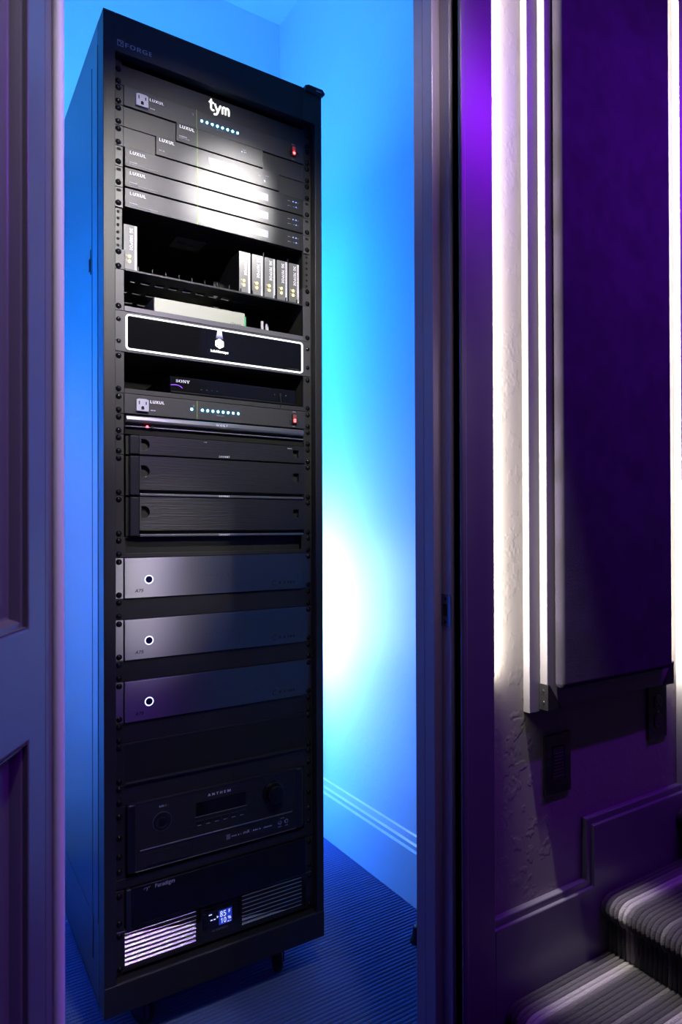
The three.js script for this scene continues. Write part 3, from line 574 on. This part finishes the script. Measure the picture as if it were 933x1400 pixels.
// ---------------------------------------------------------------- movie player with glowing outline
{
  const t = unit('movie_player', 'black glass movie player outlined by a glowing white frame with lit emblem', 'media player', 8, 2);
  part(t, 'faceplate', bx(UX(0.0005), UX(0.482), 0, t.H, 0, 0.004, 0.0012), M.earLight); body(t);
  part(t, 'glass_front', bx(UX(0.0275), UX(0.4555), 0.007, t.H - 0.007, 0.003, 0.0052, 0.0008), M.blackGloss);
  const s = new THREE.Shape(); roundRect(s, UX(0.0232), 0.0055, UX(0.4593), t.H - 0.0055, 0.008); const h = new THREE.Path(); roundRect(h, UX(0.0265), 0.0088, UX(0.4560), t.H - 0.0088, 0.0055); s.holes.push(h);
  part(t, 'light_frame', extrude(s, 0.003, 0.004, 0, 10), M.whiteLed);
  print(t, 'lit_emblem_with_reflection', UX(0.205), UX(0.275), 0.018, t.H - 0.010, 0.0053, 9000, (g, w, H2) => {
    const cx = 0.0325, cy = 0.030, R = 0.0118; const gr = g.createLinearGradient(0, 0, 0, 0.016); gr.addColorStop(0, 'rgba(225,225,255,0.95)'); gr.addColorStop(1, 'rgba(190,190,240,0.15)'); g.fillStyle = gr;
    g.beginPath(); g.moveTo(cx - 0.005, 0); g.lineTo(cx + 0.005, 0); g.lineTo(cx + 0.009, 0.0185); g.lineTo(cx - 0.009, 0.0185); g.fill();  // cone above the emblem is a light reflection drawn into the print
    g.fillStyle = '#ffffff'; g.beginPath(); for (let k = 0; k < 6; k++) { const a = Math.PI / 6 + k * Math.PI / 3; g[k ? 'lineTo' : 'moveTo'](cx + R * Math.cos(a), cy + R * Math.sin(a)); } g.fill();
    g.globalCompositeOperation = 'destination-out'; g.lineWidth = 0.0013; g.beginPath(); g.moveTo(cx - 0.0015, cy - 0.004); g.lineTo(cx - 0.0015, cy + 0.007); g.stroke(); g.beginPath(); g.moveTo(cx + 0.003, cy - 0.0005); g.lineTo(cx + 0.006, cy + 0.001); g.lineTo(cx + 0.008, cy - 0.0005); g.lineTo(cx + 0.006, cy - 0.002); g.fill(); g.beginPath(); g.arc(cx - 0.005, cy + 0.0045, 0.0017, 0, 7); g.fill();
    g.globalCompositeOperation = 'source-over'; txt(g, 'kaleidescape', cx, 0.0515, 0.0058, '#ffffff', 'bold', 'sans-serif', 0.88, 'center');
  }, { glow: 1.6 });
  print(t, 'face_print', UX(0.41), UX(0.453), 0.0098, 0.016, 0.0052, 4000, (g) => tiny(g, 0.004, 0.004, 0.035, 0.0018, '#44423e', 91));
  screws(t, [0.022, t.H - 0.019]);
}
// ---------------------------------------------------------------- disc player on its shelf
{
  const t = unit('rack_shelf', 'rack shelf under the slim disc player, lip just above the lower power conditioner', 'rack shelf', 10, 2);
  for (const [a, b] of [[0.0005, 0.0205], [0.4620, 0.4820]]) part(t, 'rack_ear', bx(UX(a), UX(b), 0, t.H, 0, 0.003, 0.0008), M.ear);
  part(t, 'tray', bx(UX(0.0205), UX(0.462), 0, 0.0016, -0.28, 0.002), M.tray ?? (M.tray = std([0.05, 0.055, 0.03], 0.5)));
  part(t, 'front_lip', bx(UX(0.0210), UX(0.4615), 0.0, 0.0105, 0.0010, 0.0035, 0.0008), M.ear);
  screws(t, [0.0085, t.H - 0.0085]);
}
{
  const y = hU(12) + 0.0022, t = thing('disc_player', 'slim glossy black disc player on the shelf with a purple arc light', 'disc player', [0.282, y, -0.005]);
  const X = (x) => x - 0.282;
  for (const x of [0.14, 0.42]) for (const z of [-0.02, -0.17]) part(t, 'foot', cyl(0.008, 0.006, 0, 0, 0, 16).rotateX(-Math.PI / 2).translate(X(x), 0, z), M.rubber);
  const s = shapeFrom([[0, 0.010], [-0.006, 0.0125], [-0.006, 0.046], [0, 0.049], [0.02, 0.052], [0.2, 0.052], [0.2, 0.006], [0.02, 0.006]].map(([a, b]) => [-a, b]));
  part(t, 'case', (() => { const g = new THREE.ExtrudeGeometry(s, { depth: 0.318, bevelEnabled: false }); g.rotateY(-Math.PI / 2); g.translate(0.159, 0, 0); return boxUV(g); })(), M.blackSatin);
  part(t, 'front_glass', bx(X(0.1215), X(0.441), 0.0155, 0.0475, 0.0035, 0.0075, 0.0012), M.blackGloss);
  print(t, 'face_print', X(0.1225), X(0.44), 0.016, 0.047, 0.0075, 4200, (g, w, h) => {
    txt(g, 'SONY', 0.0115, 0.0125, 0.0066, '#e6e6ee', 'bold', 'serif', 1.25); for (const [x, y2] of [[0.29, 0.0145], [0.259, 0.0150]]) { g.fillStyle = '#8a8a90'; g.beginPath(); g.arc(x, y2, 0.0012, 0, 7); g.fill(); } for (let i = 0; i < 4; i++) { g.fillStyle = '#33405c'; g.fillRect(0.07 + i * 0.013, 0.022, 0.003, 0.002); }
  });
  print(t, 'arc_light', X(0.1225), X(0.158), 0.020, 0.032, 0.0076, 6000, (g) => { g.strokeStyle = '#7a35e0'; g.lineWidth = 0.0016; g.beginPath(); g.ellipse(0.010, 0.012, 0.017, 0.0085, 0, Math.PI * 1.12, Math.PI * 1.93); g.stroke(); }, { glow: 0.55 });
  const cable = new THREE.TubeGeometry(new THREE.CatmullRomCurve3([[0.397, 0.033, 0.008], [0.397, 0.024, 0.0105], [0.398, 0.010, 0.0105], [0.397, 0.001, 0.009]].map(([a, b, c]) => new THREE.Vector3(X(a), b, c))), 20, 0.0012, 6);
  const usb = part(t, 'plugged_lead', cable, M.rubber); part(usb, 'plug', bx(X(0.3945), X(0.3995), 0.030, 0.037, 0.0065, 0.0098, 0.0008), M.blackPlastic);
}
powerConditioner(12, 'black rack power conditioner with nine blue lights directly below the disc player', true, false);
// ---------------------------------------------------------------- video processor with rounded silver bar
{
  const t = unit('video_processor', 'slim video processor with a dark silver bar and one red light', 'video processor', 13, 1);
  ears(t, M.powder); body(t, 0.3, 0.001, t.H - 0.001);
  const s = shapeFrom([[0, t.H - 0.002], [0.010, t.H - 0.003], [0.013, t.H - 0.006], [0.0135, t.H - 0.012], [0.011, t.H - 0.0165], [0, t.H - 0.018]]);
  const g = new THREE.ExtrudeGeometry(s, { depth: 0.435, bevelEnabled: false, curveSegments: 4 }); g.rotateY(Math.PI / 2); g.scale(1, 1, -1); g.rotateY(0);
  const bar = new THREE.ExtrudeGeometry(shapeFrom([[0, t.H - 0.018], [-0.011, t.H - 0.0165], [-0.0135, t.H - 0.012], [-0.013, t.H - 0.006], [-0.010, t.H - 0.003], [0, t.H - 0.002]]), { depth: 0.435, bevelEnabled: false }); bar.rotateY(Math.PI / 2); bar.translate(UX(0.0225), 0, 0);
  part(t, 'silver_bar', toCreasedNormals(boxUV(bar), 0.8), M.silverBar);
  print(t, 'face_print', UX(0.222), UX(0.268), t.H - 0.0165, t.H - 0.0055, 0.0137, 8000, (gg) => { txt(gg, 'W O L F', 0.003, 0.0068, 0.0052, '#f0f0f4', 'bold', 'serif', 1.05); tiny(gg, 0.011, 0.0095, 0.018, 0.0009, '#b0b0b8', 95); });
  part(t, 'recess', bx(UX(0.0215), UX(0.4612), 0.001, t.H - 0.018, -0.002, 0.001), M.hole);
  part(t, 'lower_lip', bx(UX(0.0225), UX(0.4600), 0.0165, 0.0185, 0.0, 0.008, 0.0008), std([0.5, 0.5, 0.52], 0.3, 0.7));
  part(t, 'red_led', (() => { const q = new THREE.SphereGeometry(0.0026, 12, 8); q.translate(UX(0.0685), 0.019, 0.0082); return q; })(), glow([1, 0.06, 0.1], 9));
  part(t, 'button', cyl(0.0032, 0.004, UX(0.0795), 0.018, 0.006, 14), M.blackPlastic);
  screws(t, [0.0075, t.H - 0.0075]);
}
// ---------------------------------------------------------------- three black amplifiers with finger holes
[[14, 1, 'slim black amplifier with finger holes, topmost of its stack of three'], [15, 2, 'taller black amplifier with finger holes, middle of its stack of three'], [17, 2, 'taller black amplifier with finger holes, bottom of its stack of three']].forEach(([u, n, lb]) => {
  const t = unit('amplifier', lb, 'amplifier', u, n);
  ears(t, M.powder); body(t, 0.32, 0.002, t.H - 0.002, 0.024, 0.459);
  const low = n === 2 ? 0.0135 : 0.0015;
  part(t, 'side_cheek', bx(UX(0.0300), UX(0.0495), 0.0015, t.H - 0.0015, 0, 0.0145, 0.0025), M.cheek ?? (M.cheek = std([0.03, 0.03, 0.036], 0.3, 0.3)));
  const s = new THREE.Shape(); roundRect(s, UX(0.0492), low, UX(0.4590), t.H - 0.0012, 0.0012);
  const yc = low + (t.H - low) * (n === 2 ? 0.54 : 0.5), rr = 0.0125; const h = new THREE.Path(); h.moveTo(UX(0.0540), yc - rr); h.lineTo(UX(0.0590), yc - rr); h.absarc(UX(0.0590), yc, rr, -Math.PI / 2, Math.PI / 2); h.lineTo(UX(0.0540), yc + rr); h.closePath(); s.holes.push(h);
  const q = new THREE.Path(); roundRect(q, UX(0.4265), yc - 0.010, UX(0.4420), yc + 0.010, 0.0015); s.holes.push(q);
  part(t, 'faceplate', extrude(s, 0.010, 0.005, 0.0007, 14), M.brushedBlack);
  part(t, 'hole_backing', bx(UX(0.0492), UX(0.459), low, t.H - 0.002, 0.001, 0.0052), M.inside);
  if (n === 2) part(t, 'bottom_ledge', bx(UX(0.0505), UX(0.4555), 0.0005, 0.0058, 0, 0.0145, 0.001), M.silverBar);
  print(t, 'brand_print', UX(0.215), UX(0.275), n === 2 ? 0 : 0.003, n === 2 ? 0.0062 : 0.0095, n === 2 ? 0.0145 : 0.015, 7000, (g, w, H2) => txt(g, 'SAVANT', w / 2, H2 - 0.0008, 0.0047, '#e8e8ec', 'bold', 'sans-serif', 1.12, 'center'));
  if (n === 1) print(t, 'face_print', UX(0.19), UX(0.44), t.H - 0.012, t.H - 0.002, 0.015, 4000, (g) => { tiny(g, 0.005, 0.006, 0.008, 0.0018, '#d8d8dc', 96); tiny(g, 0.220, 0.0072, 0.013, 0.002, '#e0e0e0', 97); });
  screws(t, n === 1 ? [0.0075, t.H - 0.0075] : [0.0075, t.H - 0.0075]);
});
// ---------------------------------------------------------------- blank panels and three brushed amplifiers
const blank = (u, lb) => { const t = unit('blank_panel', lb, 'rack panel', u, 1); part(t, 'panel', bx(UX(0.0005), UX(0.482), 0, t.H, 0, 0.003, 0.0008), M.powder); screws(t, [0.0075, t.H - 0.0075]); return t; };
{ const t = unit('blank_panel', 'recessed vent panel between the finger-hole amplifiers and the first ring-light amplifier', 'rack panel', 19, 1); const s = new THREE.Shape(); roundRect(s, UX(0.0005), 0, UX(0.482), t.H, 0.001); const h = new THREE.Path(); roundRect(h, UX(0.022), 0.009, UX(0.455), t.H - 0.001, 0.003); s.holes.push(h); part(t, 'panel', extrude(s, 0.003, 0, 0.0006), M.powder); part(t, 'recess_plate', bx(UX(0.021), UX(0.456), 0.006, t.H - 0.001, -0.012, -0.010), M.inside); screws(t, [0.0075, t.H - 0.0075]); }
let a75;
[[20, 'brushed metal amplifier with blue-white ring light, topmost of three alike'], [23, 'brushed metal amplifier with blue-white ring light, middle of three alike'], [26, 'brushed metal amplifier with blue-white ring light, lowest of three alike']].forEach(([u, lb]) => {
  const t = unit('power_amplifier', lb, 'amplifier', u, 2);
  for (const [a, b] of [[0.0005, 0.0180], [0.4560, 0.4820]]) part(t, 'rack_ear', bx(UX(a), UX(b), 0.0005, t.H - 0.0005, 0, 0.004, 0.0008), M.brushed);
  body(t, 0.35);
  const f = part(t, 'faceplate', bx(UX(0.0186), UX(0.4554), 0.0005, t.H - 0.0005, 0, 0.009, 0.0014), M.brushed);
  const r = new THREE.TorusGeometry(0.0087, 0.0011, 10, 36); r.scale(1, 1, 0.5); r.translate(UX(0.0715), 0.040, 0.0092); part(f, 'ring_light', r, M.ringLed);
  part(f, 'power_button', cyl(0.0074, 0.0012, UX(0.0715), 0.040, 0.0088, 28), std([0.008, 0.008, 0.04], 0.3));
  const p = print(f, 'face_print', UX(0.03), UX(0.45), 0, t.H, 0.009, 3000, (g, w, h) => {
    txt(g, 'A75', 0.0105, h - 0.0135, 0.0068, '#0c0c0e', 'italic bold', 'sans-serif', 1.1); g.fillStyle = '#4a4a50'; for (let i = 0; i < 6; i++) { g.beginPath(); g.arc(0.172 + i * 0.0135, 0.0445, 0.0009, 0, 7); g.fill(); }
    g.strokeStyle = 'rgba(70,70,74,0.5)'; g.lineWidth = 0.0016; g.beginPath(); g.arc(0.347, h - 0.018, 0.006, 0.9, 5.4); g.stroke(); g.globalAlpha = 0.5; tiny(g, 0.358, h - 0.015, 0.05, 0.006, '#3c3c40', 98);
  }, { material: a75 }); a75 = p.material;
  screws(t, [0.0085, t.H - 0.0085], 0.004);
});
blank(22, 'plain black blank panel between the top and middle ring-light amplifiers');
blank(25, 'plain black blank panel between the middle and lowest ring-light amplifiers');
blank(28, 'plain black blank panel directly below the lowest ring-light amplifier');
{
  const t = unit('vent_panel', 'two-unit perforated vent panel above the receiver', 'rack panel', 29, 2);
  part(t, 'mesh', bx(UX(0.0205), UX(0.462), 0.004, t.H - 0.004, 0.0005, 0.002), M.perfMat ?? (M.perfMat = std([0.03, 0.031, 0.022], 0.45, 0.2, { map: perf })));
  part(t, 'frame', merge([bx(UX(0.0005), UX(0.0205), 0, t.H, 0, 0.003, 0.0006), bx(UX(0.462), UX(0.482), 0, t.H, 0, 0.003, 0.0006), bx(UX(0.0205), UX(0.462), 0, 0.0045, 0, 0.010, 0.001), bx(UX(0.0205), UX(0.462), t.H - 0.0045, t.H, 0, 0.003, 0.001)]), M.powder);
  screws(t, [0.0085, t.H - 0.0085]);
}
blank(31, 'plain black blank panel directly above the receiver with the round knob');
// ---------------------------------------------------------------- surround receiver
{
  const t = unit('av_receiver', 'large black surround receiver with volume knob, round keypad and display', 'receiver', 32, 4);
  const Y = (h) => h - t.position.y;                                 // photograph heights to the unit's own
  const yb = Y(0.3765), yt = Y(0.5245);
  for (const [a, b] of [[0.0005, 0.0215], [0.4610, 0.4820]]) part(t, 'rack_ear', bx(UX(a), UX(b), Y(0.366), t.H, 0, 0.003, 0.0008), M.powder);
  part(t, 'filler_strip', bx(UX(0.0005), UX(0.482), 0, Y(0.3655), 0, 0.003, 0.0008), M.powder);
  body(t, 0.38, yb, yt);
  for (const [a, b] of [[0.0225, 0.0420], [0.4330, 0.4520]]) part(t, 'side_pillar', bx(UX(a), UX(b), yb, yt + 0.001, 0, 0.016, 0.006), M.blackSatin);
  const f = part(t, 'faceplate', bx(UX(0.0405), UX(0.4350), yb, yt, 0, 0.0115, 0.002), M.brushedBlack);
  part(f, 'top_edge', bx(UX(0.0405), UX(0.4350), yt - 0.0014, yt + 0.0004, 0.004, 0.0128, 0.0006), M.chromeDark);
  part(f, 'divider_ridge', bx(UX(0.0505), UX(0.4225), Y(0.4194), Y(0.4222), 0.011, 0.0140, 0.001), M.silverBar);
  part(f, 'bottom_edge', bx(UX(0.0405), UX(0.4330), yb - 0.0002, yb + 0.0014, 0.004, 0.0128, 0.0006), M.silverBar);
  const dw = part(f, 'display', bx(UX(0.1765), UX(0.2990), Y(0.4645), Y(0.4960), 0.009, 0.0119, 0.0003), M.blackGloss);
  part(dw, 'display_sill', bx(UX(0.1745), UX(0.3005), Y(0.4630), Y(0.4645), 0.011, 0.0135, 0.0004), M.silverBar);
  for (let i = 0; i < 6; i++) part(f, 'input_button', bx(UX(0.1765 + i * 0.0207), UX(0.1955 + i * 0.0207), Y(0.4475), Y(0.4545), 0.011, 0.0135, 0.0008), M.blackSatin);
  const pad = part(f, 'keypad_ring', new THREE.TorusGeometry(0.0165, 0.0042, 10, 40).scale(1, 1, 0.35).translate(UX(0.0992), Y(0.4735), 0.0118), M.blackSatin);
  part(pad, 'keypad_button', cyl(0.0085, 0.002, UX(0.0992), Y(0.4735), 0.0112, 28), M.blackSatin);
  part(pad, 'keypad_rim', new THREE.TorusGeometry(0.0207, 0.0006, 6, 48).translate(UX(0.0992), Y(0.4735), 0.0118), M.silverBar);
  const kb = new THREE.LatheGeometry([[0.0285, 0], [0.0285, 0.002], [0.0235, 0.003], [0.0225, 0.006], [0.0215, 0.020], [0.020, 0.0222], [0.015, 0.0226], [0, 0.0222]].map((p) => new THREE.Vector2(...p)), 40); kb.rotateX(Math.PI / 2); kb.translate(UX(0.3705), Y(0.4790), 0.0115);
  part(f, 'volume_knob', kb, std([0.03, 0.03, 0.032], 0.25, 0.8));
  const dr = new THREE.Shape(); roundRect(dr, UX(0.0635), Y(0.3845), UX(0.1557), Y(0.4105), 0.001); part(f, 'drop_door', extrude(dr, 0.0018, 0.0112, 0.0007), M.brushedBlack);
  part(f, 'door_edge', merge([bx(UX(0.0635), UX(0.1557), Y(0.4100), Y(0.4110), 0.0112, 0.0135), bx(UX(0.0635), UX(0.1557), Y(0.3838), Y(0.3848), 0.0112, 0.0135)]), M.chromeDark);
  for (const x of [0.3880, 0.4060]) part(f, 'jack', new THREE.TorusGeometry(0.0042, 0.0011, 8, 20).translate(UX(x), Y(0.4010), 0.0118), M.chrome);
  print(f, 'face_print', UX(0.0425), UX(0.4325), yb, yt, 0.0115, 3400, (g, w, h) => {
    const T = (H) => 0.5245 - H, x = (q) => q - 0.0425; txt(g, 'A N T H E M', x(0.2045), T(0.5055), 0.0058, '#f4f4f4', 'bold', 'sans-serif', 1.28);
    txt(g, 'MRX', x(0.0915), T(0.5055), 0.0042, '#f4f4f4', 'bold', 'sans-serif', 1.3); tiny(g, x(0.104), T(0.5055), 0.010, 0.0036, '#5a5a5c', 101); tiny(g, x(0.093), T(0.388), 0.012, 0.0016, '#d0d0d2', 102);
    for (let i = 0; i < 4; i++) g.fillRect(x(0.2490), T(0.4060 - i * 0.003), 0.010, 0.0014); tiny(g, x(0.262), T(0.3985), 0.024, 0.003, '#d0d0d2', 103);
    txt(g, 'dts', x(0.2905), T(0.3985), 0.005, '#d0d0d2', 'italic bold', 'sans-serif', 1.1); txt(g, 'X', x(0.3010), T(0.3985), 0.0068, '#d0d0d2', 'bold', 'sans-serif', 1.2);
    tiny(g, x(0.3165), T(0.3990), 0.020, 0.003, '#d0d0d2', 104); tiny(g, x(0.3445), T(0.3990), 0.021, 0.0026, '#d0d0d2', 105); tiny(g, x(0.390), T(0.4105), 0.011, 0.0018, '#d0d0d2', 106); tiny(g, x(0.383), T(0.391), 0.010, 0.0016, '#d0d0d2', 107); tiny(g, x(0.402), T(0.391), 0.008, 0.0016, '#d0d0d2', 108);
    for (let i = 0; i < 6; i++) tiny(g, x(0.180 + i * 0.0207), T(0.4435), 0.009, 0.0016, '#d0d0d2', 110 + i);
  });
  const sy = [Y(0.383), Y(0.415), Y(0.455), Y(0.500)]; for (const y of sy) for (const x of [0.0085, 0.4742]) { const s = part(t, 'rack_screw', screwGeo, M.screw); s.position.set(UX(x), y, 0.003); }
}
// ---------------------------------------------------------------- subwoofer amplifier
{
  const t = unit('subwoofer_amplifier', 'glossy black subwoofer amplifier with small script print, above the fan panel', 'amplifier', 36, 2);
  ears(t, M.ear, 0.002, t.H - 0.003); body(t, 0.35);
  part(t, 'end_column', bx(UX(0.0205), UX(0.0330), 0.0005, t.H - 0.0005, 0, 0.012, 0.003), M.cheek);
  const f = part(t, 'faceplate', bx(UX(0.0335), UX(0.4615), 0.0005, t.H - 0.0005, 0, 0.010, 0.002), std([0.008, 0.008, 0.009], 0.22));
  print(f, 'face_print', UX(0.04), UX(0.46), 0, t.H, 0.010, 3000, (g, w, h) => {
    txt(g, 'Paradigm', 0.0425, 0.0125, 0.0082, '#d0d0d2', 'normal', 'sans-serif', 0.93); g.strokeStyle = '#d0d0d2'; g.lineWidth = 0.0009; g.beginPath(); g.moveTo(0.018, 0.0095); g.quadraticCurveTo(0.023, 0.005, 0.026, 0.008); g.quadraticCurveTo(0.027, 0.012, 0.024, 0.0135); g.moveTo(0.0275, 0.0075); g.lineTo(0.0325, 0.006); g.stroke(); g.fillStyle = '#3a3a36'; g.fillRect(0.0385, 0.004, 0.0006, 0.011);
    tiny(g, 0.010, h - 0.006, 0.05, 0.0014, '#4a4a48', 121); g.fillStyle = '#37373a'; g.fillRect(0.062, h - 0.0068, 0.046, 0.0012);
  });
  screws(t, [0.016, t.H - 0.014]);
}
// ---------------------------------------------------------------- fan panel with louvres and lit display
{
  const t = unit('fan_panel', 'rack fan panel with bright metal louvres and a lit blue display', 'fan panel', 38, 2);
  const Y = (h) => h - t.position.y;
  const s = new THREE.Shape(); roundRect(s, UX(0.0005), 0, UX(0.482), t.H, 0.001);
  for (const [a, b] of [[0.0195, 0.1785], [0.2915, 0.4515]]) { const h = new THREE.Path(); roundRect(h, UX(a), Y(0.1765), UX(b), Y(0.2505), 0.001); s.holes.push(h); }
  part(t, 'faceplate', extrude(s, 0.005, 0, 0.001), M.brushedBlack);
  part(t, 'top_edge', bx(UX(0.0035), UX(0.479), t.H - 0.002, t.H + 0.0002, 0.003, 0.0058, 0.0006), M.silverBar);
  part(t, 'fan_chamber', bx(UX(0.0195), UX(0.4615), 0.002, t.H - 0.002, -0.12, -0.03), M.hole);
  for (const [a, b] of [[0.0192, 0.1788], [0.2912, 0.4518]]) for (let i = 0; i < 8; i++) {
    const g = bx(UX(a), UX(b), -0.0011, 0.0011, -0.009, 0.003, 0.0008); g.rotateX(0.74); g.translate(0, Y(0.1815) + i * 0.00955, 0.0032); part(t, 'slat', g, M.slat);
  }
  const d = part(t, 'display', bx(UX(0.2055), UX(0.2665), Y(0.197), Y(0.235), 0.004, 0.0062, 0.0006), std([0.02, 0.022, 0.05], 0.15));
  print(d, 'lit_readout', UX(0.206), UX(0.266), Y(0.1975), Y(0.2345), 0.0062, 9000, (g, w, h) => {
    const c = '#b9c6ff'; txt(g, '85', 0.0285, 0.0165, 0.0125, c, 'bold', 'monospace', 0.8); txt(g, 'F', 0.0495, 0.012, 0.0075, c, 'bold', 'sans-serif', 1); txt(g, '10', 0.0300, 0.0315, 0.0115, c, 'bold', 'monospace', 0.8); txt(g, '%', 0.0485, 0.027, 0.0075, c, 'bold', 'sans-serif', 0.9);
    g.fillStyle = c; g.fillRect(0.002, 0.0035, 0.0075, 0.0022); g.fillRect(0.006, 0.0165, 0.005, 0.0022); g.fillRect(0.0135, 0.0165, 0.005, 0.0022); g.beginPath(); g.moveTo(0.0215, 0.011); g.lineTo(0.026, 0.014); g.lineTo(0.0215, 0.017); g.fill(); tiny(g, 0.048, 0.033, 0.008, 0.0025, c, 131); g.fillStyle = 'rgba(40,60,190,0.55)'; g.globalCompositeOperation = 'destination-over'; g.fillRect(0.0265, 0.0015, 0.032, 0.033);
  }, { glow: 1.3 });
  for (const x of [0.1985, 0.2735]) { const q = new THREE.Shape(); roundRect(q, UX(x) - 0.0045, Y(0.199), UX(x) + 0.0045, Y(0.234), 0.002); const b = part(t, 'button_strip', extrude(q, 0.0022, 0.0042, 0.0006), M.blackSatin); for (const y of [0.2085, 0.2245]) part(b, 'button', cyl(0.0022, 0.0012, UX(x), Y(y), 0.0062, 14), M.cheek); }
  print(t, 'brand_print', UX(0.208), UX(0.264), Y(0.185), Y(0.1955), 0.005, 5000, (g, w, h) => txt(g, 'AC INFINITY', w / 2, 0.0075, 0.0048, '#8a8a86', 'bold', 'sans-serif', 1, 'center'));
  screws(t, [0.0085, t.H - 0.0085], 0.005);
}

// ---------------------------------------------------------------- unseen lamps placed to light the closet, rack and hall
function bar(label, geo, c, k, pos) { const t = thing('unseen_led_bar', label, 'led bar', pos); part(t, 'aluminium_channel', geo[0], M.silverBar); part(t, 'glowing_diffuser', geo[1], glow(c, k)); }
bar('unseen blue LED bar behind the rack, lights the right closet wall', [bx(-0.022, 0.006, -1.05, 1.05, -0.016, 0.016), bx(0.006, 0.009, -1.05, 1.05, -0.015, 0.015)], BLUE, 3, [0.5255, 1.17, -0.60]);
bar('unseen blue LED bar behind the rack, lights the left closet wall', [bx(-0.006, 0.022, -0.9, 0.9, -0.016, 0.016), bx(-0.009, -0.006, -0.9, 0.9, -0.015, 0.015)], BLUE, 3, [-0.0455, 1.30, -0.60]);
bar('unseen blue LED bar across the rack back, lights the back wall', [bx(-0.22, 0.22, -0.02, 0.02, 0.004, 0.028), bx(-0.22, 0.22, -0.02, 0.02, 0, 0.004)], BLUE, 3, [0.24, 1.55, -0.612]);
bar('unseen blue LED bar on the rack top, lights the closet ceiling', [bx(-0.22, 0.22, -0.011, 0, -0.03, 0.03), bx(-0.22, 0.22, 0, 0.003, -0.03, 0.03)], AZURE, 3, [0.24, 2.2285, -0.48]);
{
  const t = thing('unseen_tube_lamp', 'unseen white tube lamp behind the rack, placed to light the right wall', 'lamp', [0.60, 0.84, -0.62]);
  part(t, 'glowing_tube', bx(0.002, 0.013, -0.21, 0.21, -0.015, 0.015, 0.004), glow([0.60, 0.85, 1.0], 8));
  part(t, 'lamp_housing', merge([bx(-0.014, 0.002, -0.22, 0.22, -0.019, 0.019, 0.003), bx(-0.012, 0.0, -0.83, -0.21, -0.006, 0.006, 0.002), new THREE.CylinderGeometry(0.055, 0.06, 0.014, 28).translate(-0.002, -0.8315, 0)]), M.blackSatin);
}
bar('purple LED strip out of view below the hall ceiling, lights the doorway wall', [bx(-0.65, 0.65, 0.003, 0.105, -0.018, 0.018), bx(-0.65, 0.65, 0, 0.003, -0.015, 0.015)], PURPLE, 3, [1.12, 2.345, 1.20]);
bar('purple LED strip out of view behind the camera, tints the upper rack', [bx(-0.9, 0.9, -0.02, 0.02, 0.004, 0.065), bx(-0.9, 0.9, -0.015, 0.015, 0, 0.004)], PURPLE, 3, [-0.25, 2.38, 3.035]);
for (const [x, z, l] of [[0.419, 1.13, 'unseen hall ceiling spot, placed to light the upper rack'], [0.10, 1.345, 'unseen hall ceiling spot, placed to light the middle and lower rack'], [0.86, 2.62, 'unseen hall ceiling spot, placed for the streak on the ring-light amplifiers'], [0.32, 0.72, 'unseen hall ceiling spot, placed to light the stair'], [0.05, 1.0, 'unseen hall ceiling spot, placed to light the open door'], [0.585, 1.245, 'unseen hall ceiling spot, placed to light the fan panel']]) {
  const t = thing('unseen_spot', l, 'unseen_spot', [x, HH, z]);
  part(t, 'trim_ring', new THREE.TorusGeometry(0.036, 0.005, 8, 32).rotateX(Math.PI / 2).scale(1, 0.6, 1), M.silverBar);
  part(t, 'glowing_lens', new THREE.CylinderGeometry(0.032, 0.032, 0.004, 28).translate(0, -0.002, 0), glow([1, 0.97, 0.93], 5));
}
renderer.render(scene, camera);
